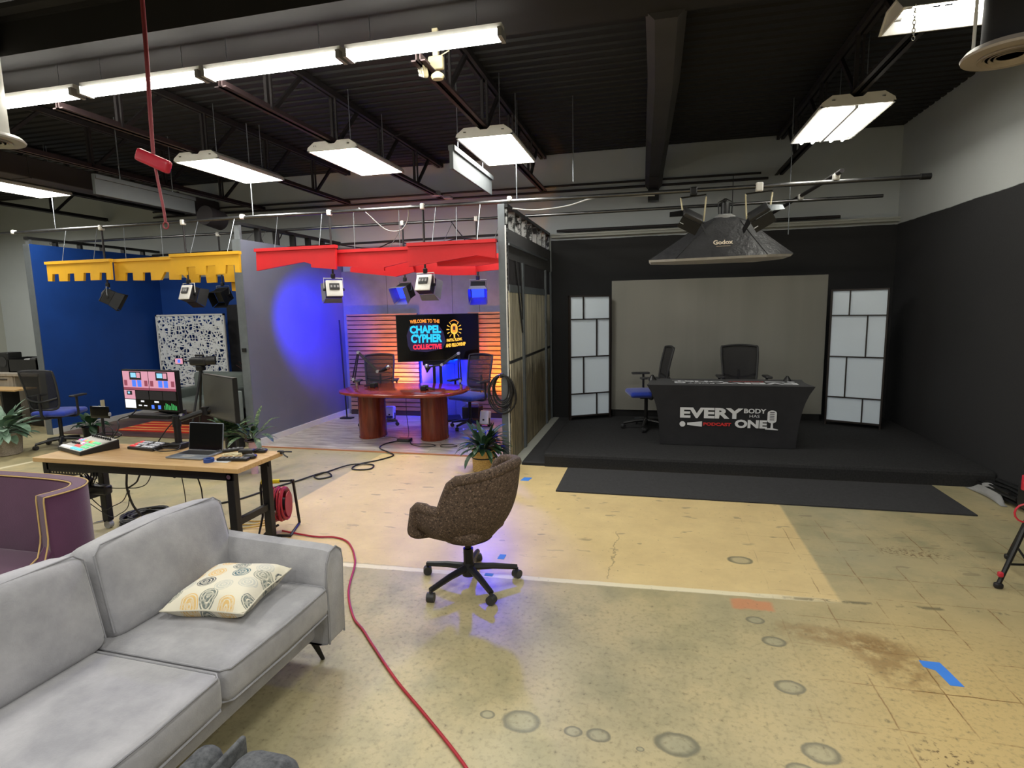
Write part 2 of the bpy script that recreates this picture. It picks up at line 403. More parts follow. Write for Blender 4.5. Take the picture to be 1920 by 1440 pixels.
# open web joists
def joist(x, lab, m='joist'):
    t = thing('steel_joist', lab, 'ceiling joist', (x, 4.7, 3.7), 0, 'steel joists under the black deck'); o = W(t)
    y0, y1 = 4.22, 9.26
    MB().box(x-.05, x-.012, y0, y1, 4.18, 4.24).box(x+.012, x+.05, y0, y1, 4.18, 4.24).build('top_chord', 'joist', t, off=o)
    MB().box(x-.055, x-.012, y0, y1, 3.69, 3.70).box(x+.012, x+.055, y0, y1, 3.69, 3.70).box(x-.02, x-.012, y0, y1, 3.69, 3.75).box(x+.012, x+.02, y0, y1, 3.69, 3.75).build('bottom_chord', m, t, off=o)
    y = y0+.62
    while y < y1-.2:
        mb = MB(); mb.bar((x-.02, y, 3.7), (x-.02, y, 4.22), .03, .03).bar((x+.03, y, 3.7), (x+.03, y, 4.22), .02, .02)
        mb.build('web_post', 'joist', t, off=o)
        MB().bar((x, y+.05, 3.72), (x, min(y+.55, y1), 4.2), .035, .035).build('web_brace', 'joist', t, off=o)
        y += 1.12
    return t
for x, lab in ((-1.72, 'black open web joist above the brightest ceiling light left of the duct'), (-3.45, 'black open web joist above the middle of three square ceiling lights'),
               (-5.15, 'black open web joist above the ceiling light behind the red hanging reel'), (-6.85, 'black open web joist beside the left grey baffle'),
               (-8.6, 'black open web joist above the cut-off ceiling light at the left edge'), (-10.4, 'farthest left black open web joist'),
               (1.74, 'black open web joist above the right ceiling light near the corner')):
    joist(x, lab, 'red_joist' if x in (-1.72, -3.45, -5.15, -6.85) else 'joist')
# boxed ceiling duct running to the back wall
d = MB(); pth = [(.065, 4.66, 4.10), (.07, 6.1, 4.10), (.03, 8.0, 4.10), (-.01, 9.0, 3.86), (-.02, 9.24, 3.72)]
for i in range(len(pth)):
    x, yy, z = pth[i]; r = .15 if i < 3 else (.13 if i == 3 else .125)
    pth[i] = (x, yy, z, r)
vs = []; fs = []
sec = [(-1, -.55), (-.55, -1), (.55, -1), (1, -.55), (1, 1), (-1, 1)]
for x, yy, z, r in pth: vs += [(x+a*r, yy, z+b*r) for a, b in sec]
for i in range(len(pth)-1):
    for k in range(6): fs.append((i*6+k, i*6+(k+1) % 6, (i+1)*6+(k+1) % 6, (i+1)*6+k))
fs += [tuple(range(6)), tuple(24+k for k in range(6))]
M['dark_duct'] = mat('dark_duct', (58, 52, 54), .7, 0, .12, 3)
t = thing('ceiling_duct', 'long dark grey boxed duct running under the black ceiling to the back wall', 'duct', (.065, 4.66, 4.1))
MB().add(vs, fs).build('duct_run', mat('duct_paint', (62, 60, 60), .6, 0, .15, 3), t, off=W(t))
j = MB().box(-.10, .06, 9.10, 9.24, 3.42, 3.58).build('junction_box', 'black_metal', t, off=W(t))
t = thing('ceiling_duct', 'long dark rectangular duct above the cut-off light at the left edge', 'duct', (-7.96, 4.7, 3.64))
MB().box(-8.12, -7.80, 4.70, 9.25, 3.64, 3.90).build('duct_run', 'dark_duct', t, off=W(t), bevel=.01)
for yy in (5.9, 7.1, 8.3): MB().box(-8.13, -7.79, yy, yy+.03, 3.63, 3.91).build('joint_flange', 'dark_duct', t, off=W(t))
# wall conduits on the back wall
def pipe(name, lab, cat, pts, r, m, group=None, n=10):
    t = MB(); t.tube(pts, r, n); o = t.build(name, m, smooth=True); return tag(o, lab, cat, group)
pipe('wall_conduit', 'upper black conduit along the grey back wall just under the joist ends', 'pipe', [(-9.3, 9.26, 3.80), (1.5, 9.26, 3.74)], .016, 'joist', 'wall conduits')
pipe('wall_conduit', 'lower black conduit along the grey back wall under the joist ends', 'pipe', [(-9.3, 9.26, 3.70), (1.6, 9.26, 3.66)], .018, 'joist', 'wall conduits')
pipe('wall_conduit', 'black conduit lying on the grey ledge at the top of the black paint', 'pipe', [(-1.5, 9.17, 3.05), (2.55, 9.17, 3.05)], .022, 'joist')
# grid of lighting pipes on top of the partitions
def rail(name, lab, pts, r=.022, m='pipe'):
    t = thing(name, lab, 'lighting pipe', pts[0]); o = W(t)
    MB().tube(pts, r, 12).build('pipe_run', m, t, smooth=True, off=o); return t
r1 = rail('lighting_pipe', 'front steel pipe spanning the partition tops and out over the black stage', [(-13.3, 6.56, 3.085), (-5.4, 6.58, 3.095), (2.58, 6.56, 3.05)])
for x in (2.56,): MB().cyl((x-.05, 6.56, 3.05), (x+.04, 6.56, 3.05), .03, 12).build('end_cap', 'black_metal', r1, smooth=True, off=W(r1))
for x in (-9.1, -5.2, -1.62): MB().rbox((x, 6.57, 3.10), (.05, .07, .06), .015).build('pipe_clamp', 'white_plastic', r1, smooth=True, off=W(r1))
r2 = rail('lighting_pipe', 'middle steel pipe behind the front one, over the booth floors', [(-9.9, 7.7, 3.09), (2.58, 7.7, 3.07)], .02)
r3 = rail('lighting_pipe', 'rearmost dark pipe close to the back wall over the booths', [(-9.2, 9.05, 2.97), (-1.7, 9.05, 3.03)], .02, 'joist')
r4 = rail('lighting_pipe', 'short slanting black pipe clamped across the pipes over the stage', [(1.78, 6.42, 3.13), (1.62, 9.05, 3.12)], .022, 'joist')
MB().rbox((1.77, 6.57, 3.10), (.06, .08, .07), .015).build('pipe_clamp', 'white_plastic', r4, smooth=True, off=W(r4))
MB().rbox((1.70, 7.70, 3.11), (.06, .07, .07), .015).build('pipe_clamp', 'white_plastic', r4, smooth=True, off=W(r4))
# thin drop rods that carry the pipes
def rod(x, y, z0, z1, lab, r=.006, m='galv'):
    tag(MB().tube([(x, y, z0), (x, y, 4.26 if z1 > 4 else z1)], r, 8).build('hanger_rod', m), lab, 'hanger rod', 'rods hanging from the ceiling')
rod(-5.06, 6.6, 3.10, 4.2, 'thin steel rod holding the front pipe just right of the grey partition post')
rod(-1.54, 6.6, 3.08, 4.2, 'thin steel rod holding the front pipe right of the tall corner post')
rod(-8.35, 6.6, 3.10, 4.2, 'thin steel rod holding the front pipe above the blue partition')
rod(1.58, 7.70, 2.68, 4.2, 'thin steel rod through the middle pipe over the stage, right of the softbox')
rod(1.10, 9.1, 2.75, 3.7, 'black threaded rod in front of the ledge, right of the softbox', .005, 'joist')
rod(-.93, 6.9, 3.31, 4.2, 'pale loose wire dangling from the black ceiling left of the duct', .005)

# ------------------------------------------------------------------ partitions
def partition(lab, x0, x1, yf, yb, zd, zt, face_m, other_m, side, base=True, cat='partition wall', studs=True):
    # drywall skins over a steel stud frame that shows above the boards; side=+1 : coloured face looks to +X
    t = thing('partition_wall', lab, cat, ((x0+x1)/2, yf, 0)); o = W(t)
    a, b = (x1-.014, x1) if side > 0 else (x0, x0+.014)
    MB().box(a, b, yf+.001, yb, .10 if base else 0, zd).build('painted_board', face_m, t, off=o)
    a, b = (x0, x0+.014) if side > 0 else (x1-.014, x1)
    MB().box(a, b, yf+.001, yb, 0, zd-.03).build('rear_board', other_m, t, off=o)
    MB().box(x0+.014, x1-.014, yf, yb, zt-.04, zt).build('top_track', 'black_metal', t, off=o)
    MB().box(x0-.002, x1+.002, yf-.012, yf, 0, zd).build('end_post', 'stud', t, off=o)
    yy = yf+.02; i = 0
    while yy < yb:
        MB().box(x0+.016, x1-.016, yy, yy+.04, 0, zt-.04).build('stud', 'galv' if i == 0 else 'black_metal', t, off=o)
        yy += .405; i += 1
    if base:
        a, b = (x1, x1+.014) if side > 0 else (x0-.014, x0)
        MB().box(a, b, yf, yb, 0, .10).build('baseboard', 'white_paint', t, off=o)
    return t
partition('tall blue painted partition with white baseboard at the left booth', -9.36, -9.25, 6.87, 9.28, 2.97, 3.08, 'blue_wall', 'wall_plain', 1)
p2_ = partition('grey partition glowing violet on its right face, between the blue and red booths', -5.48, -5.36, 6.69, 9.28, 2.84, 3.07, 'grey_drywall', 'grey_drywall', 1)
MB().cbox((-5.42, 6.67, 1.36), (.06, .02, .05)).build('hook', 'black_metal', p2_, off=W(p2_))

# booth back walls
t = thing('booth_back_wall', 'blue painted back wall of the left booth behind the white screen', 'partition wall', (-7.35, 9.2, 0)); o = W(t)
MB().box(-9.25, -5.48, 9.20, 9.24, 0, 2.55).build('painted_board', 'blue_wall', t, off=o)
t = thing('booth_back_wall', 'grey panelled back wall of the red-trimmed booth, above the wooden slats', 'partition wall', (-3.5, 9.22, 0)); o = W(t)
gp = mat('grey_panel', (112, 110, 122), .7, 0, .1, 6, .2, 90, .003)
xs = [-5.36, -4.5, -3.3, -2.82, -1.74]
for i in range(4): MB().box(xs[i]+.003, xs[i+1]-.003, 9.21, 9.25, 0, 2.55).build('wall_panel', gp, t, off=o)

# right hand partition: stage side carries a printed mural behind metal posts
def mural():
    k = NT('printed_mural'); p = k.pos(); X, Y, Z = k.xyz(p)
    mp = k.n('ShaderNodeMapping'); k.ln(p, mp.inputs[0]); mp.inputs['Scale'].default_value = (1, 5, .9); mp.inputs['Rotation'].default_value = (.35, 0, 0)
    n1 = k.noise(1.6, 5, .6, mp.outputs[0]); mp2 = k.n('ShaderNodeMapping'); k.ln(p, mp2.inputs[0]); mp2.inputs['Scale'].default_value = (1, 7, 1.1)
    n2 = k.noise(2.4, 4, .7, mp2.outputs[0])
    c = k.mix(k.ramp(n1, .35, .65), s2l((180, 172, 146)), s2l((234, 227, 202)))
    city = k.ramp(k.math('ADD', Z, k.math('MULTIPLY', k.math('SUBTRACT', n2, .5), 1.3)), 1.15, .95)
    c = k.mix(k.math('MULTIPLY', city, .85), c, k.mix(k.ramp(n2, .35, .6), s2l((70, 56, 42)), s2l((160, 144, 108))))
    fr = k.math('ABSOLUTE', k.math('SUBTRACT', k.math('FRACT', k.math('DIVIDE', Y, .36)), .5))
    c = k.mix(k.ramp(fr, .03, .012), c, s2l((40, 36, 28)))
    ln = k.math('ABSOLUTE', k.math('SUBTRACT', k.math('SUBTRACT', Z, k.math('MULTIPLY', Y, .0)), 1.22))
    c = k.mix(k.ramp(ln, .024, .014), c, s2l((34, 32, 28)))
    k.base(c); k.rough(.6); return k.m
M['mural'] = mural()
t = thing('partition_wall', 'black headed partition with a sepia city mural, between red booth and stage', 'partition wall', (-1.68, 6.5, 0)); o = W(t)
MB().box(-1.74, -1.728, 6.50, 9.28, 0, 2.75).build('booth_board', 'grey_drywall', t, off=o)
MB().box(-1.745, -1.665, 6.488, 6.50, 0, 3.04).build('end_post', 'stud', t, off=o)
MB().box(-1.665, -1.650, 6.486, 6.50, 0, 2.80).build('white_edge_bead', 'white_paint', t, off=o)
MB().box(-1.728, -1.63, 6.50, 9.28, 3.0, 3.04).build('top_track', 'black_metal', t, off=o)
def speck():
    k = NT('paint_splashed_stud'); n1 = k.noise(6, 4, .7, k.pos())
    k.base(k.mix(k.ramp(n1, .46, .54), s2l((170, 172, 170)), (.01, .01, .01))); k.rough(.45); k.b.inputs['Metallic'].default_value = .5; return k.m
M['splash'] = speck()
yy = 6.52
while yy < 9.25:
    MB().box(-1.726, -1.64, yy, yy+.05, .05, 3.0).build('stud', 'splash', t, off=o); yy += .34
MB().box(-1.64, -1.628, 6.50, 9.28, 2.42, 2.76).build('header_board', 'black_cloth', t, off=o)
MB().box(-1.632, -1.615, 6.50, 8.95, 2.575, 2.60).build('header_trim', 'galv', t, off=o)
MB().box(-1.64, -1.63, 6.50, 9.28, 2.06, 2.42).build('valance_cloth', mat('sheer_black_cloth', (58, 56, 60), .8, 0, .2), t, off=o)
MB().box(-1.64, -1.628, 6.50, 9.28, .03, 2.06).build('mural_panel', 'mural', t, off=o)
MB().box(-1.632, -1.618, 6.50, 8.9, 2.04, 2.13).build('rail', 'stud', t, off=o)
for yy, w_ in ((7.13, .07), (8.72, .06), (9.18, .05)):
    MB().box(-1.632, -1.60, yy, yy+w_, 0, 2.42).build('metal_post', 'stud', t, off=o)
MB().bar((-1.615, 6.80, 2.42), (-1.615, 7.12, 1.55), .012, .03).build('black_strap', 'black_cloth', t, off=o)
MB().bar((-1.615, 7.05, 2.42), (-1.615, 7.16, 1.60), .012, .03).build('black_strap', 'black_cloth', t, off=o)
MB().box(-1.62, -1.50, 6.46, 9.26, 0, .035).build('threshold', 'wall_plain', t, off=o)

# vinyl plank floor of the red booth, brown floor of the blue booth
def vinyl(name, a, b, cc):
    k = NT(name); br = k.n('ShaderNodeTexBrick'); k.ln(k.pos(), br.inputs[0]); br.offset = .37
    br.inputs['Color1'].default_value = (*s2l(a), 1); br.inputs['Color2'].default_value = (*s2l(b), 1); br.inputs['Mortar'].default_value = (*s2l(cc), 1)
    br.inputs['Scale'].default_value = 1; br.inputs['Mortar Size'].default_value = .004; br.inputs['Brick Width'].default_value = 1.2; br.inputs['Row Height'].default_value = .10
    mp = k.n('ShaderNodeMapping'); k.ln(k.pos(), mp.inputs[0]); mp.inputs['Scale'].default_value = (1, 10, 1)
    nz = k.noise(2.5, 4, .6, mp.outputs[0])
    k.base(k.mix(k.ramp(nz, .42, .66), br.outputs[0], s2l(cc))); k.rough(.35); return k.m
t = thing('plank_floor', 'pale grey wood plank flooring of the red-trimmed booth', 'flooring', (-3.5, 6.72, 0)); o = W(t)
MB().box(-5.36, -1.75, 6.72, 9.21, 0, .012).build('planks', vinyl('pale_planks', (205, 200, 192), (182, 174, 164), (122, 112, 104)), t, off=o)
MB().box(-5.36, -1.75, 6.69, 6.72, 0, .014).build('edge_strip', mat('orange_edge', (176, 120, 84), .5), t, off=o)
t = thing('plank_floor', 'dark brown plank flooring inside the blue booth', 'flooring', (-7.4, 6.9, 0)); o = W(t)
MB().box(-9.235, -5.48, 6.95, 9.20, 0, .012).build('planks', vinyl('brown_planks', (112, 84, 70), (96, 72, 60), (62, 46, 38)), t, off=o)

# stage
t = thing('stage_platform', 'low black carpeted stage platform with rounded front edge', 'stage', (1, 6.42, 0)); o = W(t)
pr = [(6.42, 0), (6.42, .12), (6.43, .145), (6.455, .16), (9.28, .16), (9.28, 0)]
MB().prism(pr, -1.22, 3.30, 'yz').build('carpeted_deck', 'black_carpet', t, off=o)
MB().box(-1.50, -1.22, 6.44, 9.28, 0, .03).build('side_strip', 'black_cloth', t, off=o)
tag(MB().box(-.94, 2.74, 5.53, 6.38, 0, .012).build('carpet_runner', mat('charcoal_runner', (48, 48, 50), .95, 0, .2, 40, .4, 500, .003)), 'flat charcoal carpet strip on the concrete in front of the stage', 'carpet runner')
t = thing('backdrop', 'large plain grey backdrop standing between two bright lattice panels', 'backdrop', (.87, 8.9, .16)); o = W(t)
def backdrop_mat():
    k = NT('grey_backdrop'); p = k.pos(); mp = k.n('ShaderNodeMapping'); k.ln(p, mp.inputs[0]); mp.inputs['Scale'].default_value = (3, 1, .25)
    n1 = k.noise(1.2, 3, .5, mp.outputs[0]); k.base(k.mix(n1, s2l((124, 123, 116)), s2l((142, 140, 132)))); k.rough(.75)
    k.bump(n1, .25, .05); return k.m
MB().box(-.615, 2.36, 8.87, 8.90, .26, 2.235).build('fabric_face', backdrop_mat(), t, off=o)
MB().box(-.60, 2.345, 8.90, 8.93, .16, 2.22).build('frame', 'black_metal', t, off=o)
# lattice panels
def lattice(lab, c, ang, flip):
    t = thing('lattice_panel', lab, 'lattice panel', c, ang, None)
    Wd, z0, z1 = .67, .07, 1.84; fw = .022
    f = MB(); f.box(-Wd/2, -Wd/2+fw, -.03, .03, 0, z1+fw); f.box(Wd/2-fw, Wd/2, -.03, .03, 0, z1+fw); f.box(-Wd/2, Wd/2, -.03, .03, z1, z1+fw); f.box(-Wd/2, Wd/2, -.03, .03, z0-fw, z0)
    hs = [z0, z0+(z1-z0)*.185, z0+(z1-z0)*.50, z0+(z1-z0)*.815, z1]
    for z in hs[1:4]: f.box(-Wd/2, Wd/2, -.028, .028, z-.008, z+.008)
    rows = [(.66, 0, 1), (.34, 1, 2), (.66, 2, 3), (.34, 3, 4)]
    for i, (q, _, _) in enumerate(rows):
        x = -Wd/2+Wd*q; f.box(x-.008, x+.008, -.028, .028, hs[i], hs[i+1])
    f.build('frame', mat('dark_wood_frame', (34, 26, 24), .5), t)
    for i, (q, _, _) in enumerate(rows):
        x = -Wd/2+Wd*q
        for a, b in ((-Wd/2+fw, x-.008), (x+.008, Wd/2-fw)):
            MB().box(a, b, -.004, .004, hs[i]+(.008 if i else 0), hs[i+1]-(.008 if i < 3 else 0)).build('pane', 'pane', t)
    return t
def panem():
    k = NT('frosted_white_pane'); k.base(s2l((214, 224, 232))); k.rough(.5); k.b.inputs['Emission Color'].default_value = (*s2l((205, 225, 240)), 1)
    k.b.inputs['Emission Strength'].default_value = .05; return k.m      # faint glow added to the panes, no lamp behind them
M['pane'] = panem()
lattice('bright lattice screen panel left of the grey backdrop', (-.92, 8.58, .16), math.atan2(.34, .58), 0)
lattice('bright lattice screen panel right of the grey backdrop', (2.66, 8.53, .16), math.atan2(-.27, .61), 0)
# ------------------------------------------------------------------ ceiling lights
def troffer_parts(t, louvre=False):
    Wd, L, h = .60, 1.20, .085
    hs = MB()
    pr = [(-Wd/2, 0), (-Wd/2+.01, .03), (-Wd/2+.09, h), (-.07, h), (-.035, h-.03), (.035, h-.03), (.07, h), (Wd/2-.09, h), (Wd/2-.01, .03), (Wd/2, 0)]
    hs.prism(pr, -L/2, L/2, 'xz'); hs.build('housing', 'white_plastic', t)
    MB().box(-Wd/2, Wd/2, -L/2, -L/2+.02, -.012, 0).box(-Wd/2, Wd/2, L/2-.02, L/2, -.012, 0).box(-Wd/2, -Wd/2+.02, -L/2, L/2, -.012, 0).box(Wd/2-.02, Wd/2, -L/2, L/2, -.012, 0).build('rim', 'white_plastic', t)
    z = -.008
    if not louvre:
        MB().add([(-Wd/2+.02, -L/2+.02, z), (Wd/2-.02, -L/2+.02, z), (Wd/2-.02, L/2-.02, z), (-Wd/2+.02, L/2-.02, z)], [(0, 3, 2, 1)]).build('diffuser', 'panel_on', t)
    else:
        MB().box(-Wd/2+.02, Wd/2-.02, -L/2+.02, L/2-.02, -.004, -.001).build('reflector', 'white_paint', t)
        for x in (-.20, -.09, .09, .20): MB().cyl((x, -L/2+.06, -.03), (x, L/2-.06, -.03), .013, 12).build('lamp_tube', 'tube_on', t, smooth=True)
        MB().box(-.012, .012, -L/2+.03, L/2-.03, -.03, -.004).build('divider', 'grey_plastic', t)
    for sx in (-.2, .2):
        for sy in (-1, 1): MB().rbox((sx, sy*(L/2-.005), .04), (.03, .03, .012), .004).build('latch', 'chrome', t)
    for sy in (-.4, .4): MB().tube([(.12, sy, h-.01), (.12, sy, .66)], .004, 6).build('hanger_wire', 'galv', t)
def troffer(x, y, z, lab, lou=False, rz=0):
    t = thing('ceiling_light', lab, 'ceiling light', (x, y, z), rz, 'square hanging ceiling lights'); troffer_parts(t, lou); return t
troffer(-1.69, 6.41, 3.60, 'bright hanging troffer light nearest the ceiling duct, right of three in a row')
troffer(-3.39, 6.38, 3.60, 'bright hanging troffer light in the middle of three in a row')
troffer(-5.06, 6.29, 3.60, 'bright hanging troffer light just right of the red hanging reel')
troffer(-8.45, 6.15, 3.60, 'bright hanging troffer light cut off by the left edge of the photo')
troffer(1.74, 6.52, 3.60, 'four-tube hanging light near the right wall over the stage', True)
# grid goes on behind the camera; unseen ones at left added to brighten that wall
for x, y in ((-11.7, 7.0), (-11.4, 3.4), (-8.2, 3.0), (-3.4, 1.0), (-.2, 1.0), (2.0, 1.0), (-6.8, 1.0), (-1.6, -1.6), (1.6, -1.6)):
    troffer(x, y, 3.60, 'unseen troffer light added beyond the left edge to brighten the left wall' if x < -8 else 'hanging troffer light over the open floor behind the photographer')
# bare tube strip lights
for i, x0 in enumerate((-6.0, -4.73, -3.49, -2.25)):
    L = 1.22; x1 = x0+L
    lab = ['leftmost bare tube of the long ceiling strip, starting at the round vent', 'second bare tube from the left, crossed by the hanging red cord', 'third bare tube from the left in the long ceiling strip', 'rightmost bare tube of the strip, above the twin emergency lamps'][i]
    t = thing('strip_light', lab, 'ceiling light', ((x0+x1)/2, 4.12, 3.73), 0, 'bare tube strip lights'); o = W(t)
    MB().box(x0+.01, x1-.01, 4.08, 4.16, 3.775, 3.81).build('channel', 'white_plastic', t, off=o)
    for yy in (4.08, 4.16): MB().cyl((x0+.03, yy, 3.735), (x1-.03, yy, 3.735), .017, 12).build('lamp_tube', 'tube_on', t, smooth=True, off=o)
    for x in (x0+.005, x1-.035): MB().box(x, x+.03, 4.055, 4.185, 3.715, 3.775).build('end_socket', 'grey_plastic', t, off=o)
    for x in (x0+.2, x1-.2): MB().tube([(x, 4.12, 3.80), (x, 4.12, 4.0)], .0025, 6).build('hanger_wire', 'galv', t, off=o)
# shop light with reflector at the top right
t = thing('shop_light', 'twin tube shop light with white reflector at the top right, chain dangling', 'ceiling light', (2.05, 4.35, 3.6)); o = W(t)
pr = [(4.14, 3.60), (4.26, 3.70), (4.42, 3.70), (4.54, 3.60), (4.53, 3.60), (4.415, 3.69), (4.265, 3.69), (4.15, 3.60)]
MB().prism(pr, 1.43, 2.66, 'yz').build('reflector', 'white_paint', t, off=o)
for yy in (4.26, 4.42): MB().cyl((1.50, yy, 3.655), (2.62, yy, 3.655), .018, 12).build('lamp_tube', 'tube_on', t, smooth=True, off=o)
MB().prism([(4.15, 3.60), (4.26, 3.69), (4.42, 3.69), (4.53, 3.60)], 1.44, 1.45, 'yz').build('end_plate', 'white_plastic', t, off=o)
for yy in (4.26, 4.42): MB().cyl((1.45, yy, 3.655), (1.52, yy, 3.655), .021, 12).build('socket', 'grey_plastic', t, smooth=True, off=o)
for i in range(9):
    z = 3.59-.022*i; a = i % 2
    MB().tube([(1.49+.008*math.cos(q*PI/4)*(1-a), 4.13+.008*math.cos(q*PI/4)*a, z+.014*math.sin(q*PI/4)) for q in range(8)], .0025, 6, closed=True).build('chain_link', 'chrome', t, off=o)
# round air diffusers
def diffuser(lab, x, y, z, r, top, m, dm, sl):
    t = thing('round_air_vent', lab, 'air vent', (x, y, z))
    MB().lathe([(r*.62, .0), (r*.98, 0), (r, .012), (r*.9, .04), (r*.62, .05)], 40).build('flange', m, t, smooth=True)
    k = .60
    while k > .2:
        MB().lathe([(r*k, -.004), (r*(k+.05), -.012), (r*(k+.05), -.006), (r*k, .01)], 36).build('vent_ring', dm, t, smooth=True); k -= .11
    MB().lathe([(r*.62, .03), (r*.5, .06), (r*.1, .06)], 32).build('throat', 'black_metal', t)
    MB().lathe([(r*.62, .03), (r*.60, .1), (r*.60, top-z)], 32).build('duct_drop', m if sl else 'soffit', t, smooth=True)
    if not sl:
        for s_ in (-1, 1): MB().tube([(s_*r*.8, 0, .01), (s_*r*.8, 0, top-z)], .009, 8).build('hanger_rod', 'white_plastic', t)
    return t
beige = mat('beige_enamel', (168, 158, 148), .5, 0, .06)
M['beige'] = beige
diffuser('beige round air vent hanging on two rods at the top right', 1.86, 3.85, 3.165, .22, 4.26, 'beige', 'beige', False)
M['vent_grey'] = mat('vent_grey', (150, 148, 140), .5, 0, .06)
diffuser('grey round duct drop with flared vent at the left edge', -5.32, 3.72, 3.30, .26, 4.26, 'vent_grey', 'vent_grey', True)
# emergency twin lamp
t = thing('emergency_light', 'cream emergency light with two tilting heads under the rightmost tube', 'emergency light', (-1.65, 4.42, 3.62)); o = W(t)
MB().rbox((-1.65, 4.42, 3.63), (.17, .07, .14), .02).build('case', 'cream_plastic', t, smooth=True, off=o)
MB().rbox((0, 0, 0), (.13, .05, .13), .03).build('lamp_head', 'cream_plastic', t, smooth=True).location = (-.12, -.09, -.09)
for c_ in t.children:
    if c_.name.startswith('lamp_head'): c_.rotation_euler = (.5, .4, -.5); fc = c_
g = MB()
for i in range(3):
    for j in range(3): g.rbox((-.035+.035*i, -.028, -.035+.035*j), (.026, .006, .026), .002)
g.build('led_grid', 'white_plastic', fc)
MB().lathe([(.03, .03), (.07, 0), (.075, -.02), (.06, -.045), (.02, -.05)], 20, sy=.8).build('lamp_head', 'cream_plastic', t, smooth=True).location = (.03, -.05, -.13)
MB().tube([(-1.6, 4.42, 3.7), (-1.5, 4.42, 3.74), (-1.45, 4.3, 3.8)], .006, 6).build('wire', 'cream_plastic', t, off=o)
MB().box(-1.68, -1.62, 4.4, 4.44, 3.69, 4.0).build('bracket', 'cream_plastic', t, off=o)
t.scale = (.72, .72, .72); t.location = (-1.66, 4.44, 3.745)
# grey hanging baffles
def baffle(lab, x, y0, y1, z0, z1, rods):
    t = thing('hanging_baffle', lab, 'baffle', (x, (y0+y1)/2, z0), 0, 'hanging grey baffles'); o = W(t)
    MB().box(x-.012, x+.012, y0, y1, z0, z1-.04).build('panel', 'baffle', t, off=o, bevel=.004)
    MB().box(x-.035, x+.035, y0, y1, z1-.05, z1).build('top_lip', 'baffle', t, off=o)
    MB().box(x-.02, x+.02, y0-.012, y0, z0, z1).build('end_trim', 'baffle', t, off=o)
    for yy in rods: MB().tube([(x, yy, z1-.02), (x, yy, 4.27)], .006, 8).build('hanger_rod', 'galv', t, off=o)
M['baffle'] = mat('baffle_grey', (88, 92, 94), .7, 0, .05)
baffle('long grey baffle hanging on two rods behind the red reel', -6.42, 5.60, 7.12, 3.29, 3.52, (5.95, 6.75))
baffle('grey baffle hanging behind the brightest ceiling light by the duct', -2.0, 5.70, 7.15, 3.27, 3.50, (5.9, 6.8))
tag(MB().cyl((-6.42, 7.3, 3.30), (-6.42, 7.62, 3.26), .14, 24).build('round_vent_stub', 'joist', smooth=True), 'black round duct stub behind the right end of the left baffle', 'duct')
# red cord reel hanging from the ceiling
t = thing('hanging_cord_winder', 'red cord winder hanging on a dusty red cord in front of the tube lights', 'cord winder', (-3.27, 3.3, 2.9)); o = W(t)
m = Matrix.Translation((-3.27, 3.3, 2.885)) @ Matrix.Rotation(.42, 4, 'Y')
MB().rbox((0, 0, 0), (.275, .05, .085), .02, mtx=m).build('winder', 'red_plastic', t, smooth=True, off=o)
MB().tube(spline([(-3.235, 3.3, 4.2), (-3.245, 3.3, 3.6), (-3.262, 3.3, 3.2), (-3.268, 3.3, 2.92)]), .0095, 8).tube(spline([(-3.22, 3.302, 4.2), (-3.232, 3.302, 3.6), (-3.25, 3.302, 3.2), (-3.262, 3.302, 2.92)]), .007, 8).build('upper_cord', 'dark_red_cord', t, smooth=True, off=o)
MB().tube(spline([(-3.265, 3.3, 2.88), (-3.245, 3.3, 2.72), (-3.225, 3.3, 2.56), (-3.22, 3.3, 2.48)]), .009, 8).build('lower_cord', 'dark_red_cord', t, smooth=True, off=o)
MB().tube([(-3.22+.022*math.cos(a), 3.3, 2.46+.022*math.sin(a)) for a in [q*PI/6 for q in range(12)]], .005, 6, closed=True).build('end_loop', 'dark_red_cord', t, smooth=True, off=o)

# ------------------------------------------------------------------ coloured hanging valances
def valance(color, lab, y, poly, hx, th=.035, lip=True, group=None, top=3.09):
    s_ = .962 if y < 6.9 else 1; poly = [(min(p[0]*s_, -1.75), 1.86+(p[1]-1.86)*s_) for p in poly]; y = y*s_; hx = [h*s_ for h in (hx or ((poly[0][0]+poly[1][0])/2/s_,))]
    zt = max(p[1] for p in poly); xa = min(p[0] for p in poly); xb = max(p[0] for p in poly if p[1] > zt-.06)
    t = thing('hanging_valance', lab, 'valance', ((xa+xb)/2, y, zt-.3), 0, group); o = W(t)
    m = color+'_board'
    MB().prism(poly, y, y+th).build('board', m, t, off=o)
    if lip: MB().box(xa-.004, xb+.004, y-.02, y+th+.01, zt-.035, zt+.004).build('top_lip', m, t, off=o)
    for x in hx: MB().tube([(x, y+th/2, zt), (x, 6.57 if y < 6.9 else 7.7, top)], .004, 6).build('hanger_wire', 'galv', t, off=o)
GR = 'red zigzag valances'; GY = 'yellow battlement valances'
valance('red', 'red zigzag valance at the left against the grey partition', 6.70, [(-5.134,2.70),(-3.956,2.70),(-3.972,2.395),(-4.325,2.433),(-4.327,2.475),(-4.426,2.507),(-5.149,2.416)], (-4.86, -4.20), group=GR)
valance('red', 'red valance with slanted lower edge in the middle of the row', 6.80, [(-4.00,2.645),(-3.0,2.640),(-3.0,2.469),(-3.346,2.404),(-3.349,2.361),(-3.718,2.423),(-4.028,2.443)], (-3.75, -3.12), group=GR)
valance('red', 'highest red valance, ending at the tall corner post', 6.64, [(-2.94,2.668),(-1.76,2.668),(-1.76,2.446),(-2.049,2.490),(-2.547,2.432),(-2.94,2.389)], (-2.62, -2.05), group=GR)
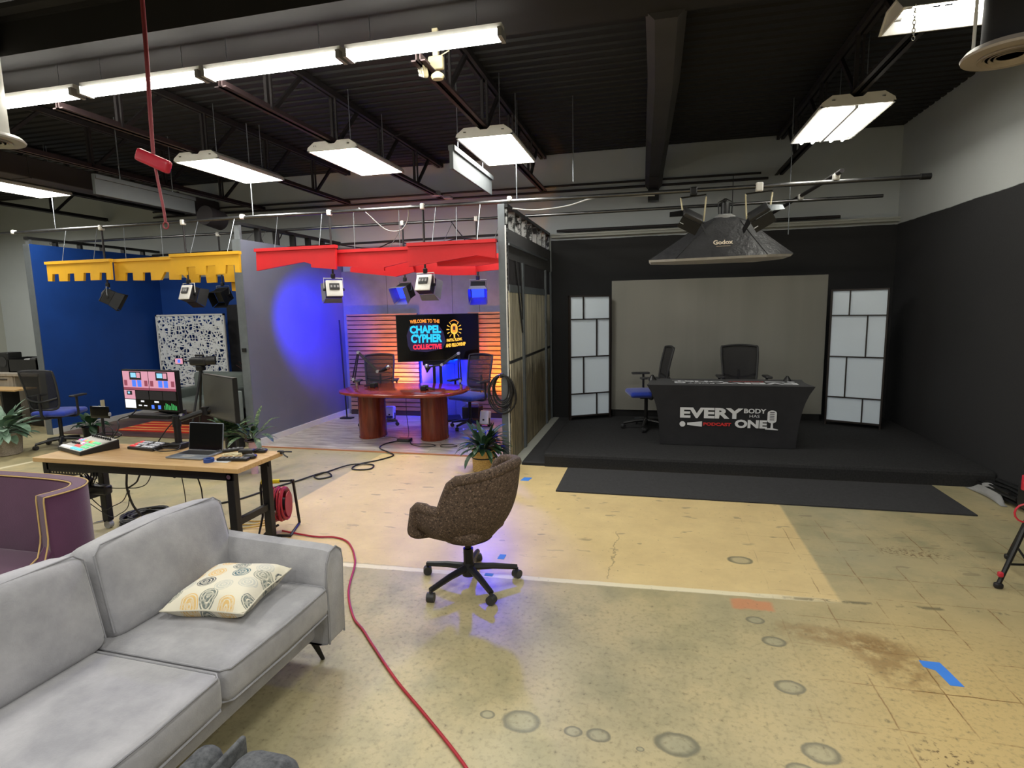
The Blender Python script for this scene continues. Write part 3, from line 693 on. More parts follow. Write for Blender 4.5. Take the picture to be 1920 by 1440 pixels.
valance('red', 'lower red wedge board tucked behind the middle red valance', 6.95, [(-3.905,2.433),(-3.3,2.56),(-3.05,2.56),(-3.0,2.344),(-3.259,2.292),(-3.909,2.373)], (-3.42,), lip=False, group=GR)
valance('red', 'lower red board behind the right valance, between the two white stage lights', 7.02, [(-3.10,2.43),(-2.9,2.56),(-2.2,2.56),(-2.19,2.284),(-2.50,2.288),(-3.03,2.341)], (-2.7,), lip=False, group=GR)
valance('red', 'small bright red wedge board in front of the right end of the row', 6.76, [(-2.611,2.445),(-2.10,2.504),(-1.80,2.456),(-1.80,2.404),(-2.081,2.377),(-2.607,2.392)], (), lip=False, group=GR)
valance('red', 'short dark red board end beside the corner post, rearmost of the row', 7.12, [(-2.25,2.55),(-1.80,2.55),(-1.80,2.35),(-2.21,2.33)], (), lip=False, group=GR)
valance('yellow', 'leftmost yellow battlement valance with square teeth', 6.70, [(-8.735,2.665),(-7.56,2.665),(-7.573,2.373),(-7.656,2.376),(-7.65,2.476),(-7.77,2.480),(-7.789,2.376),(-7.947,2.377),(-7.938,2.485),(-8.06,2.486),(-8.082,2.375),(-8.242,2.376),(-8.238,2.486),(-8.355,2.486),(-8.374,2.378),(-8.530,2.379),(-8.528,2.486),(-8.644,2.486),(-8.661,2.383),(-8.745,2.386)], (-8.45, -7.87), group=GY)
valance('yellow', 'middle yellow battlement valance set slightly behind its neighbours', 6.80, [(-7.61,2.665),(-6.50,2.665),(-6.48,2.415),(-6.496,2.345),(-6.666,2.350),(-6.66,2.457),(-6.735,2.460),(-6.815,2.351),(-6.977,2.352),(-6.976,2.465),(-7.11,2.465),(-7.128,2.355),(-7.293,2.360),(-7.29,2.469),(-7.42,2.472),(-7.441,2.360),(-7.615,2.366),(-7.613,2.467)], (-7.4, -6.75), group=GY)
valance('yellow', 'highest yellow battlement valance next to the grey partition', 6.62, [(-6.435,2.675),(-5.34,2.675),(-5.349,2.399),(-5.421,2.401),(-5.420,2.497),(-5.557,2.502),(-5.575,2.393),(-5.730,2.394),(-5.726,2.503),(-5.872,2.503),(-5.886,2.394),(-6.047,2.396),(-6.043,2.497),(-6.187,2.498),(-6.203,2.395),(-6.362,2.401),(-6.365,2.499),(-6.438,2.507)], (-6.12, -5.53), group=GY)
valance('yellow', 'darker yellow toothed board seen behind the highest yellow valance', 6.98, [(-6.60,2.55),(-5.50,2.55),(-5.50,2.30),(-5.58,2.30),(-5.59,2.40),(-5.72,2.40),(-5.73,2.30),(-5.90,2.30),(-5.91,2.41),(-6.04,2.41),(-6.05,2.30),(-6.20,2.30),(-6.21,2.41),(-6.32,2.41),(-6.34,2.31),(-6.46,2.31),(-6.60,2.42)], (-5.9,), lip=False, group=GY)
valance('yellow', 'lowest yellow step board beside the grey partition post', 7.05, [(-5.85,2.36),(-5.55,2.38),(-5.55,2.09),(-5.77,2.09),(-5.77,2.17),(-5.85,2.18)], (), lip=False, group=GY)

# ------------------------------------------------------------------ stage lights
def stage_light(lab, c, yaw, tilt, back='white_plastic', on=None, top=3.08, power=0, size=.20, cone=95):
    # housing box pointing along local +Y before tilt; yaw turns it, tilt aims it down
    t = thing('stage_light', lab, 'stage light', c, 0, 'studio stage lights')
    m = Matrix.Rotation(yaw, 4, 'Z') @ Matrix.Rotation(-tilt, 4, 'X'); s = size
    sm = {'blue': 'led_blue'}.get(on, 'dark_plastic')
    MB().box(-s/2, s/2, -.055, .055, -s/2, s/2, m).build('housing', 'black_plastic', t, bevel=.006)
    MB().rbox((0, -.062, 0), (s*1.02, .02, s*1.02), .008, mtx=m).build('back_plate', back, t, smooth=True)
    cp = MB().rbox((0, -.078, .02), (s*.62, .02, s*.42), .008, mtx=m).build('control_panel', 'dark_plastic', t, smooth=True)
    for i in range(3): MB().cbox((-.04+.04*i, -.09, .02), (.022, .006, .03), m).build('button', 'grey_plastic', cp)
    MB().box(-s*.44, s*.44, .055, .058, -s*.44, s*.44, m).build('lens', sm, t)
    dm = 'led_blue_side' if on else 'black_metal'
    k = s*.30; a = s/2
    for vs in ([(-a, .057, a), (a, .057, a), (a+.02, .057+.12, a+.03), (-a-.02, .057+.12, a+.03)], [(-a, .057, -a), (a, .057, -a), (a+.02, .177, -a-.03), (-a-.02, .177, -a-.03)],
               [(-a, .057, -a), (-a, .057, a), (-a-.03, .177, a+.02), (-a-.03, .177, -a-.02)], [(a, .057, -a), (a, .057, a), (a+.03, .177, a+.02), (a+.03, .177, -a-.02)]):
        dr = MB().add([m @ Vector(v) for v in vs], [(0, 1, 2, 3)]).build('barn_door', 'door_lit' if on else 'black_metal', t)
        sd = dr.modifiers.new('thick', 'SOLIDIFY'); sd.thickness = .003
    my = Matrix.Rotation(yaw, 4, 'Z'); hx = s/2+.016
    MB().tube([my @ Vector(v) for v in ((-hx, 0, 0), (-hx, 0, .14), (hx, 0, .14), (hx, 0, 0))], .006, 6).build('yoke', 'white_plastic' if back == 'white_plastic' else 'galv', t)
    for x in (-hx, hx): MB().cyl(my @ Vector((x-.015, 0, 0)), my @ Vector((x+.015, 0, 0)), .018, 12).build('tilt_knob', 'black_plastic', t, smooth=True)
    cl = MB().rbox((0, 0, .165), (.05, .04, .06), .01).build('clamp', 'black_metal', t, smooth=True)
    MB().tube([(0, 0, .17), (0, 0, top-c[2])], .013, 10).build('drop_pole', 'joist', t, smooth=True)
    MB().rbox((0, 0, top-c[2]), (.05, .07, .07), .012).build('pipe_clamp', 'white_plastic', t, smooth=True)
    if power:
        L = bpy.data.lights.new('stage_lamp', 'SPOT'); L.energy = power; L.color = (0, .005, 1); L.spot_size = math.radians(cone); L.spot_blend = 1; L.shadow_soft_size = .07
        lo = bpy.data.objects.new('stage_lamp', L); col.objects.link(lo); lo.parent = t
        mm = m @ Matrix.Translation((0, .07, 0)) @ Matrix.Rotation(PI/2, 4, 'X'); lo.matrix_local = mm
    return t
M['door_lit'] = mat('lit_flap', (112, 112, 124), .5)  # black flaps coloured lighter on lit lamps to show the blue spill
M['led_blue'] = emis('blue_led_face', (15, 30, 255), 7.0); M['led_blue_side'] = M['led_blue']
stage_light('white backed stage light by the grey partition, washing it deep blue', (-3.94, 6.57, 2.135), .70, .22, on='blue', power=BLUE_W*3.0, cone=58)
stage_light('white backed stage light hanging in the middle of the red valances', (-2.69, 6.57, 2.16), -.1, .40, on='blue', power=BLUE_W*.12)
stage_light('blue glowing stage light left of the middle one, tilted sideways', (-3.47, 7.7, 2.13), PI-.3, .45, 'black_plastic', 'blue', power=BLUE_W*.25)
stage_light('blue glowing stage light facing the camera beside the tall corner post', (-2.375, 7.7, 2.12), PI+.25, .62, 'black_plastic', 'blue', power=BLUE_W*.4)
stage_light('unlit black stage light under the leftmost yellow valance', (-7.50, 6.57, 2.125), -.9, .5, 'black_plastic')
stage_light('white backed stage light below the highest yellow valance', (-6.13, 6.57, 2.135), -.2, .35)
stage_light('small black stage light with open flaps at the grey partition edge', (-6.555, 7.7, 2.15), PI, .5, 'black_plastic')

# ------------------------------------------------------------------ softbox and panel lights over the stage
t = thing('softbox', 'large black octagonal softbox pointing down over the stage, brand name on its side', 'softbox', (.74, 7.25, 2.38)); o = W(t)
sb = MB(); n = 8
ring = []
for z, hx, hy, cx in ((2.36, .76, .40, .72), (2.385, .78, .42, .72), (2.60, .50, .26, .76), (2.80, .24, .14, .80), (2.85, .13, .10, .80)):
    ring.append([(cx+hx*a, 7.25+hy*b, z+dz*(.012 if z < 2.5 else 0)) for a, b, dz in ((-1, -.55, 0), (-.62, -1, -1), (.62, -1, 0), (1, -.55, 1), (1, .55, 1), (.62, 1, 0), (-.62, 1, 0), (-1, .55, 0))])
vs = [p for r in ring[1:] for p in r]; fs = [(i*8+k, i*8+(k+1) % 8, (i+1)*8+(k+1) % 8, (i+1)*8+k) for i in range(3) for k in range(8)]+[tuple(24+k for k in range(8))]
def sbm():
    k = NT('softbox_fabric'); n1 = k.noise(5, 4, .6, k.obj()); k.base(k.mix(n1, s2l((38, 38, 40)), s2l((66, 66, 68)))); k.rough(.45); k.bump(n1, .7, .04); return k.m
M['sb_fabric'] = sbm()
MB().add(vs, fs).build('fabric_shell', 'sb_fabric', t, off=o)
MB().add(ring[0]+ring[1], [tuple(range(8))[::-1]]+[(k, (k+1) % 8, 8+(k+1) % 8, 8+k) for k in range(8)]).build('diffuser_face', mat('white_diffuser_cloth', (196, 194, 190), .8), t, off=o)
for k in range(8):
    MB().tube([ring[1][k], ring[2][k], ring[3][k]], .005, 6).build('rib', 'black_metal', t, off=o)
MB().lathe([(.11, 0), (.115, .03), (.08, .05)], 20, c=(.80, 7.25, 2.84)).build('speed_ring', 'grey_plastic', t, smooth=True, off=o)
lh = MB().cyl((.80, 7.25, 2.88), (.80, 7.25, 3.02), .05, 18).build('lamp_head', 'black_plastic', t, smooth=True, off=o)
MB().tube([(.73, 7.25, 2.9), (.72, 7.25, 3.03), (.80, 7.25, 3.07), (.88, 7.25, 3.03), (.87, 7.25, 2.9)], .008, 6).build('bracket', 'black_metal', t, off=o)
MB().bar((.80, 7.25, 3.06), (.80, 7.70, 3.08), .03, .03).build('arm', 'black_metal', t, off=o)
# printed name on the near face
A, B_, C_, D_ = [Vector(q) for q in (ring[1][1], ring[1][2], ring[2][2], ring[2][1])]
nn = (B_-A).cross(D_-A).normalized(); nn = nn if nn.y < 0 else -nn
ax = (B_-A).normalized(); up = nn.cross(ax); up = up if up.z > 0 else -up
org = A+(B_-A)*.5
def pl(x, z): return (org+ax*x+up*z+nn*.006)-Vector(o)
M['gold_text'] = mat('pale_gold_print', (222, 208, 184), .6, 0, .03)
text('brand_lettering', 'Godox', 'gold_text', -.07, .14, .17, .235, .002, .03, t, pl)
MB().prism([(-.04, .142), (.11, .142), (.11, .149), (-.04, .149)], 0, .002).build('small_line', 'gold_text', t)
for c_ in list(t.children):
    if c_.name.startswith('small_line'):
        for v in c_.data.vertices: v.co = pl(v.co.x, v.co.z)
def barn(lab, c, yaw, roll, bright):
    t = thing('led_panel_light', lab, 'panel light', c, 0, 'panel lights on the front pipe')
    m = Matrix.Rotation(yaw, 4, 'Z') @ Matrix.Rotation(roll, 4, 'Y') @ Matrix.Rotation(-.9, 4, 'X')
    MB().rbox((0, 0, 0), (.26, .05, .17), .012, mtx=m).build('housing', 'dark_plastic', t, smooth=True)
    MB().box(-.11, .11, .025, .029, -.07, .07, m).build('lens', 'grey_plastic', t)
    a, b = .13, .085
    for i, vs in enumerate(([(-a, .03, b), (a, .03, b), (a, .13, b+.08), (-a, .13, b+.08)], [(-a, .03, -b), (a, .03, -b), (a, .16, -b-.05), (-a, .16, -b-.05)],
               [(-a, .03, -b), (-a, .03, b), (-a-.13, .12, b-.02), (-a-.13, .12, -b+.02)], [(a, .03, -b), (a, .03, b), (a+.13, .12, b-.02), (a+.13, .12, -b+.02)])):
        d = MB().add([m @ Vector(v) for v in vs], [(0, 1, 2, 3)]).build('barn_door', 'galv' if (bright and i == 3) else 'black_metal', t)
        sd = d.modifiers.new('thick', 'SOLIDIFY'); sd.thickness = .003
    MB().cbox((-.1, .10, -.11), (.05, .004, .04), m).build('spec_sticker', 'white_text', t)
    for x in (-.13, .13): MB().tube([m @ Vector((x, 0, 0)), (x, 0, .19)], .008, 8).build('yoke_arm', 'cream_plastic', t)
    MB().tube([(-.13, 0, .19), (.13, 0, .21)], .008, 8).build('yoke_bar', 'black_metal', t)
    MB().tube([(0, 0, .20), (0, 0, 3.05-c[2])], .012, 8).build('stem', 'black_metal', t)
    for ch in t.children:
        if ch.name.split('.')[0] in ('housing', 'lens', 'barn_door', 'spec_sticker'): ch.scale = (.85, .85, .85)
    MB().rbox((0, 0, 3.05-c[2]), (.07, .07, .09), .012).build('pipe_clamp', 'white_plastic' if bright else 'black_metal', t, smooth=True)
barn('black panel light with open flaps hanging left of the softbox top', (.40, 6.56, 2.80), .3, .45, False)
barn('panel light with a shiny silver flap hanging right of the softbox top', (1.05, 6.56, 2.80), -.3, -.5, True)
# ------------------------------------------------------------------ task chair
def mesh_back_mat():
    k = NT('chair_mesh'); k.base(s2l((36, 35, 38))); k.rough(.8)
    tr = k.n('ShaderNodeBsdfTransparent'); mx = k.n('ShaderNodeMixShader'); mx.inputs[0].default_value = .68
    k.ln(tr.outputs[0], mx.inputs[1]); k.ln(k.b.outputs[0], mx.inputs[2]); k.ln(mx.outputs[0], k.t.nodes['Material Output'].inputs[0]); return k.m
M['chair_mesh'] = mesh_back_mat()
def star_base(t, R=.31, r0=.03, ang=0, h=.085, mname='black_plastic'):
    MB().lathe([(.045, .06), (.05, .10), (.035, .15)], 20).build('hub', mname, t, smooth=True)
    for k in range(5):
        a = ang+k*2*PI/5; c, s_ = math.cos(a), math.sin(a)
        lg = MB().tube([(c*.03, s_*.03, .115), (c*R*.5, s_*R*.5, .105), (c*R, s_*R, .078)], [.026, .022, .018], 8).build('leg', mname, t, smooth=True)
        q = a+.6
        MB().cyl((c*R-.024*math.sin(q), s_*R+.024*math.cos(q), .030), (c*R+.024*math.sin(q), s_*R-.024*math.cos(q), .030), .030, 16).cyl((c*R, s_*R, .03), (c*R, s_*R, .075), .010, 8).build('caster', 'dark_plastic' if mname == 'black_plastic' else mname, lg, smooth=True)
def task_chair(lab, loc, rz, seat=.47, see=True):
    t = thing('task_chair', lab, 'chair', loc, rz, 'mesh backed office chairs with blue seats')
    star_base(t, .31, ang=.3)
    MB().tube([(0, 0, .12), (0, 0, seat-.07)], .025, 12).build('gas_column', 'black_metal', t, smooth=True)
    MB().box(-.09, .09, -.13, .10, seat-.075, seat-.04).build('mechanism', 'black_plastic', t, bevel=.01)
    MB().tube([(.08, .03, seat-.06), (.22, .06, seat-.07)], .007, 6).build('lever', 'black_plastic', t)
    MB().rbox((0, .02, seat), (.49, .47, .075), .036, puff=.012).build('seat', 'blue_fabric', t, smooth=True)
    fr = [(-.19, -.22, seat+.10), (-.225, -.245, seat+.34), (-.235, -.30, seat+.58), (-.20, -.315, seat+.62), (0, -.335, seat+.635), (.20, -.315, seat+.62), (.235, -.30, seat+.58), (.225, -.245, seat+.34), (.19, -.22, seat+.10), (0, -.245, seat+.075)]
    MB().tube(spline(fr, 4, True), .014, 8, closed=True).build('back_frame', 'dark_plastic', t, smooth=True)
    def f(u, v):
        x = (u*2-1); hw = .19+.045*min(1, v*1.4); z = seat+.085+v*.545
        y = -.225-.10*v**1.6-.03*(1-x*x)
        return (x*hw, y, z)
    bk = MB().grid(f, 9, 8).build('back_mesh', 'chair_mesh', t, smooth=True)
    s_ = bk.modifiers.new('thick', 'SOLIDIFY'); s_.thickness = .004
    MB().tube(spline([(0, -.10, seat-.06), (0, -.27, seat-.04), (0, -.30, seat+.10), (0, -.30, seat+.30)], 4), .018, 8).build('back_spine', 'black_plastic', t, smooth=True)
    MB().tube(spline([(-.22, -.25, seat+.24), (0, -.31, seat+.19), (.22, -.25, seat+.24)], 5), .014, 8).build('lumbar_bar', 'black_plastic', t, smooth=True)
    for s_ in (-1, 1):
        ar = MB().tube(spline([(s_*.10, 0, seat-.05), (s_*.29, -.02, seat-.04), (s_*.30, -.02, seat+.10), (s_*.30, -.02, seat+.23)], 4), .016, 8).build('armrest', 'black_plastic', t, smooth=True)
        MB().rbox((s_*.295, .02, seat+.24), (.085, .25, .028), .012).build('arm_pad', 'dark_plastic', ar, smooth=True)
    return t
c0 = task_chair('blue seated mesh chair beside the left potted plant, facing the blue partition', (-8.30, 6.28, 0), .22, .50)
dup(c0, (-4.30, 8.32, .012), PI+.32, 'mesh office chair behind the left pedestal of the cherry table')
dup(c0, (-2.76, 8.34, .012), PI-.38, 'mesh office chair with lit blue seat at the right end of the cherry table')
dup(c0, (-.08, 8.02, .16), PI/2+.22, 'blue seated chair turned sideways at the left end of the black desk')
dup(c0, (1.17, 8.02, .16), PI+.05, 'black backed chair facing forward behind the middle of the black desk')
for o_ in list(col.objects):
    pass

# ------------------------------------------------------------------ black desk with stretch cover
t = thing('covered_desk', 'table under a black stretch cover with white podcast lettering, on the stage', 'desk', (.85, 7.08, .16)); o = W(t)
def cover():
    NX, NZ = 21, 9; vs = []; fs = []
    zb, zt = .165, .905
    def hx(v): # side x offsets by height 0..1
        k = (1-v)
        return -.065+.165*(1-math.exp(-3.0*k))/(1-math.exp(-3.0)), 1.80-.165*(1-math.exp(-3.0*k))/(1-math.exp(-3.0))
    loops = []
    for j in range(NZ):
        v = j/(NZ-1); z = zb+(zt-zb)*v; a, b = hx(v); ins = .06*(1-v)
        yf, yb = 7.08-.05*v+ .0, 7.66-ins
        L = [(a+(b-a)*i/(NX-1), yf-.0+(.012*math.sin(PI*v) if 0 < i < NX-1 else 0), z) for i in range(NX)]
        L += [(b-.03*math.sin(PI*q/5), yf+(yb-yf)*q/5, z) for q in range(1, 5)]
        L += [(b-(b-a)*i/(NX-1), yb, z) for i in range(NX)]
        L += [(a+.03*math.sin(PI*q/5), yb-(yb-yf)*q/5, z) for q in range(1, 5)]
        loops.append(L)
    n = len(loops[0]); vs = [p for L in loops for p in L]
    fs = [(j*n+k, j*n+(k+1) % n, (j+1)*n+(k+1) % n, (j+1)*n+k) for j in range(NZ-1) for k in range(n)]
    fs.append(tuple((NZ-1)*n+k for k in range(n)))
    return vs, fs
vs, fs = cover()
MB().add(vs, fs).build('stretch_cover', 'black_cloth', t, smooth=True, off=o)
for x in (.13, 1.60):
    for yy in (7.14, 7.56): MB().cyl((x, yy, .16), (x, yy, .20), .022, 12).build('foot', 'black_metal', t, smooth=True, off=o)
def logo(place, parent, k=1):
    T = lambda body, m, a, b, c, d, bold=.03: text('lettering', body, m, a, b, c, d, .002, bold, parent, place)
    T('EVERY', 'white_text', .33, 1.045, .505, .635, .045)
    T('BODY', 'white_text', 1.052, 1.295, .578, .635)
    T('HAS', 'white_text', 1.115, 1.225, .528, .562, 0)
    T('ONE', 'white_text', .955, 1.31, .398, .500, .05)
    T('PODCAST', 'red_text', .60, .915, .415, .455, .05)
    def shape(name, pts, m='white_text'):
        ob = MB().add([place(x, z) for x, z in pts], [tuple(range(len(pts)))]).build(name, m, parent)
        if m == 'black_cloth':
            n_ = ob.data.polygons[0].normal
            n_ = n_ if (n_.y < -.5 or n_.z > .5) else -n_
            for v in ob.data.vertices: v.co += n_*.002
    shape('printed_dot', [(.36+.034*math.cos(q*PI/10), .428+.034*math.sin(q*PI/10)) for q in range(20)])
    shape('printed_bar', [(.415, .418), (.585, .400), (.585, .466), (.415, .446)])
    body = [(1.325+.035+.05*math.cos(q*PI/10), .585+.035*math.sin(q*PI/10)) for q in range(11)]+[(1.36-.05+.05-.05*math.cos(q*PI/10), .50-.035*math.sin(q*PI/10)) for q in range(11)]
    shape('microphone_mark', body)
    for i in range(5): shape('grille_line', [(1.335, .60-.022*i), (1.385, .60-.022*i), (1.385, .592-.022*i), (1.335, .592-.022*i)], 'black_cloth')
    shape('microphone_stem', [(1.352, .47), (1.372, .47), (1.376, .405), (1.43, .392), (1.43, .382), (1.29, .390), (1.29, .402), (1.348, .407)])
def yface(v): return 7.08-.05*v+.012*math.sin(PI*v)
def front(x, z):
    v = (z-.165)/.74; return Vector((x, yface(v)-.014, z))-Vector(o)
logo(front, t)
def topf(x, z):   # the same print repeated on the table top, reading from behind
    return Vector((1.66-(x-.33)*1.29, 7.16+(.64-z)*1.2 if False else 7.52-(.64-z)*(-1)*0-(z-.38)*1.25*1+0, .9095))-Vector(o)
def topf(x, z): return Vector((1.66-(x-.33)*1.29, 7.46-(z-.38)*1.15, .909))-Vector(o)
logo(topf, t)
for x, lab in ((.0, 'small black cone with pale mark on the rear left corner of the black desk'), (1.60, 'small black cone with pale mark on the rear right corner of the black desk')):
    q = thing('desk_cone', lab, 'desk cone', (x, 7.50, .906), 0, 'black cones on the covered desk')
    MB().lathe([(.055, 0), (.05, .008), (.016, .062), (.010, .066)], 20).build('cone_body', 'black_plastic', q, smooth=True)
    MB().add([(-.018, -.038, .02), (.018, -.038, .02), (0, -.022, .052)], [(0, 1, 2)]).build('pale_mark', 'white_text', q)

# ------------------------------------------------------------------ red booth furniture
def slats(lab, x0, x1, n0):
    t = thing('slat_wall_panel', lab, 'slat panel', ((x0+x1)/2, 9.17, 0), 0, 'wooden slat panels'); o = W(t)
    MB().box(x0, x1, 9.19, 9.205, .05, 1.80).build('backing', 'slat_dark', t, off=o)
    z = .10; i = 0
    while z < 1.79:
        MB().box(x0, x1, 9.160, 9.19, z, min(z+.060, 1.80)).build('slat', 'slat', t, off=o); z += .076; i += 1
    MB().box(x0, x1, 9.15, 9.205, 0.012, .09).build('kick_board', 'slat_dark', t, off=o)
    return t
M['slat_dark'] = mat('dark_slat_backing', (58, 40, 34), .8)
slats('wooden slat wall panel left of the blue gap, behind the left mesh chair', -5.28, -3.94, 0)
slats('wooden slat wall panel right of the blue gap, by the tall corner post', -3.02, -1.76, 0)
# television
t = thing('television', 'large television on a black stand showing colourful graffiti style lettering', 'television', (-3.4, 8.8, 0)); o = W(t)
P0, P1 = Vector((-4.02, 8.5, 0)), Vector((-2.80, 9.06, 0)); dx = (P1-P0); TL = dx.length; dx.normalize(); nm = Vector((dx.y, -dx.x, 0))
def tv(u, z, d=0): return P0+dx*(u*TL)+nm*d+Vector((0, 0, z))-Vector(o)
def tvbox(u0, u1, z0, z1, d0, d1):
    return MB().add([tv(u, z, d) for z in (z0, z1) for d in (d1, d0) for u in (u0, u1)], [(0, 2, 3, 1), (4, 5, 7, 6), (0, 1, 5, 4), (2, 6, 7, 3), (0, 4, 6, 2), (1, 3, 7, 5)])
tvbox(0, 1, 1.02, 1.785, -.05, 0).build('bezel', 'black_plastic', t)
tvbox(.008, .992, 1.035, 1.775, 0, .002).build('screen', 'screen_off', t)
tvbox(.30, .70, .95, 1.03, -.12, -.04).build('stand_bracket', 'black_metal', t)
for u in (.42, .50): tvbox(u, u+.035, .05, 1.5, -.13, -.07).build('stand_post', 'black_metal', t)
tvbox(.25, .75, .012, .05, -.30, .12).build('stand_foot', 'black_metal', t)
tvbox(.30, .62, .50, .53, -.15, .12).build('stand_shelf', 'dark_plastic', t)
M['led_strip'] = emis('blue_led_strip', (10, 20, 255), 110)
tvbox(.12, .80, 1.03, 1.06, -.10, -.055).build('led_strip', 'led_strip', t)
L = bpy.data.lights.new('strip_lamp', 'AREA'); L.shape = 'RECTANGLE'; L.size = .8; L.size_y = .05; L.energy = 45; L.color = (0, .02, 1)
lo = bpy.data.objects.new('strip_lamp', L); col.objects.link(lo); lo.parent = t; lo.location = tv(.46, 1.02, -.13)
lo.rotation_mode = 'QUATERNION'; lo.rotation_quaternion = Vector((0, 1, -1.2)).to_track_quat('-Z', 'Y')
def ge(name, c, s): M[name] = emis(name, c, s)
ge('scr_orange', (255, 150, 40), 1.0); ge('scr_cyan', (30, 200, 255), 1.0); ge('scr_teal', (60, 240, 210), .95); ge('scr_red', (255, 40, 70), 1.0)
ge('scr_gold', (255, 190, 60), 1.1); ge('scr_purple', (50, 16, 120), .14); ge('scr_green', (60, 170, 90), .8); ge('scr_white', (245, 245, 250), .9)
ge('scr_pink', (214, 150, 168), .9); ge('scr_blue', (70, 120, 255), 1.0); ge('scr_dark', (24, 22, 30), .5); ge('scr_sky', (140, 205, 235), 1.0); ge('scr_rose', (150, 70, 90), .8)
def tvt(body, m, a, b, c, d, bold=.03, arc=0, sl=0):
    def pl(x, z):
        u = (x-a)/(b-a); return tv(x, z+arc*(1-(2*u-1)**2)+sl*u, .006)
    text('screen_lettering', body, m, a, b, c, d, .001, bold, t, pl)
def glow(pts, m, d=.0045):
    MB().add([tv(x, z, d) for x, z in pts], [tuple(range(len(pts)))]).build('screen_graphic', m, t)
glow([(.13, 1.28), (.16, 1.20), (.35, 1.17), (.55, 1.22), (.59, 1.33), (.56, 1.50), (.50, 1.62), (.33, 1.65), (.16, 1.60), (.12, 1.45)], 'scr_purple', .0035)
tvt('WELCOME TO THE', 'scr_orange', .165, .52, 1.635, 1.695, .04, .012)
tvt('CHAPEL', 'scr_cyan', .16, .535, 1.475, 1.605, .05)
tvt('CYPHER', 'scr_cyan', .17, .545, 1.325, 1.465, .05)
tvt('COLLECTIVE', 'scr_red', .19, .535, 1.215, 1.300, .06)
tvt('FAITH, FLOW,', 'scr_gold', .60, .79, 1.315, 1.375, .06, 0, .02)
tvt('AND FELLOWSHIP', 'scr_gold', .585, .83, 1.235, 1.295, .06, 0, .025)
glow([(.695+.042*math.cos(q*PI/8), 1.56+.065*math.sin(q*PI/8)) for q in range(9)]+[(.695-.042*math.cos(q*PI/8), 1.50-.05*math.sin(q*PI/8)) for q in range(9)], 'scr_gold')
glow([(.695+.030*math.cos(q*PI/8), 1.555+.05*math.sin(q*PI/8)) for q in range(9)]+[(.695-.030*math.cos(q*PI/8), 1.51-.035*math.sin(q*PI/8)) for q in range(9)], 'scr_orange', .006)
glow([(.682, 1.52), (.708, 1.52), (.708, 1.58), (.682, 1.58)], 'scr_dark', .0075)
glow([(.685, 1.46), (.705, 1.46), (.702, 1.385), (.688, 1.385)], 'scr_gold')
for q in range(5):
    a = -.9+.45*q
    for s_ in (-1, 1):
        x0_, z0_ = .695+s_*.058*math.cos(a), 1.53+.10*math.sin(a); x1_, z1_ = .695+s_*.092*math.cos(a), 1.53+.15*math.sin(a)
        glow([(x0_, z0_-.005), (x0_, z0_+.005), (x1_, z1_+.009), (x1_, z1_-.009)], 'scr_gold')
for q in range(7):
    a = .55+.27*q; b = a+.27
    glow([(.695+.052*math.cos(a), 1.60+.075*math.sin(a)), (.695+.052*math.cos(b), 1.60+.075*math.sin(b)), (.695+.058*math.cos(b), 1.60+.087*math.sin(b)), (.695+.058*math.cos(a), 1.60+.087*math.sin(a))], 'scr_orange')

# cherry table
t = thing('podcast_table', 'oval cherry wood table on two drum pedestals in the red booth', 'table', (-3.42, 7.42, .012)); o = W(t)
def race(hx, hy, n=14, p=2.6):
    return [(math.copysign(abs(math.cos(a))**(2/p), math.cos(a))*hx, math.copysign(abs(math.sin(a))**(2/p), math.sin(a))*hy) for a in [2*PI*k/(4*n) for k in range(4*n)]]
for nm_, z0_, z1_, k in (('tabletop', .712, .742, 1),):
    pts = race(.93, .60); N = len(pts); vs = []; fs = []
    lv = [(.985, .700), (1.0, .712), (1.0, .728), (.99, .738), (.97, .742)]
    for s_, z in lv: vs += [(x*s_, y*s_, z) for x, y in pts]
    for i in range(len(lv)-1): fs += [(i*N+k, i*N+(k+1) % N, (i+1)*N+(k+1) % N, (i+1)*N+k) for k in range(N)]
    fs += [tuple(range(N))[::-1], tuple((len(lv)-1)*N+k for k in range(N))]
    MB().add(vs, fs).build('tabletop', 'cherry_top', t, smooth=True)
for x in (-.63, .35):
    MB().lathe([(.195, 0), (.195, .02), (.19, .025), (.19, .70)], 36, c=(x+.02, .16, 0), sy=1.25).build('pedestal', 'cherry', t, smooth=True)
def mic_arm(lab, base, pts, mic, cap):
    t = thing('microphone_arm', lab, 'microphone arm', base, 0, 'microphone arms on the cherry table'); o = W(t)
    MB().cyl(base, (base[0], base[1], base[2]+.05), .022, 12).build('clamp', 'chrome', t, smooth=True, off=o)
    MB().cyl((pts[0][0], pts[0][1], base[2]+.04), pts[0], .012, 8).build('post', 'black_metal', t, off=o)
    for a, b, nm_ in ((pts[0], pts[1], 'lower_arm'), (pts[1], pts[2], 'upper_arm')):
        for s_ in (-.018, .018):
            MB().tube([(a[0]+s_, a[1], a[2]), (b[0]+s_*.6, b[1], b[2])], .0095, 6).build(nm_, 'black_metal', t, off=o)
    for p in pts: MB().cyl((p[0], p[1]-.02, p[2]), (p[0], p[1]+.02, p[2]), .022, 12).build('joint', 'grey_plastic', t, smooth=True, off=o)
    MB().tube([pts[2], mic[0]], .012, 8).build('head_link', 'black_metal', t, off=o)
    MB().tube([mic[0], mic[1], mic[2]], [.020, .028, .030], 12).build('microphone', 'black_metal', t, smooth=True, off=o)
    a, b = Vector(mic[1]), Vector(mic[2]); e = b+(b-a).normalized()*.05
    MB().tube([b, b+(b-a).normalized()*.03, e], [.032, .034, .022], 12).build('grille', 'chrome', t, smooth=True, off=o)
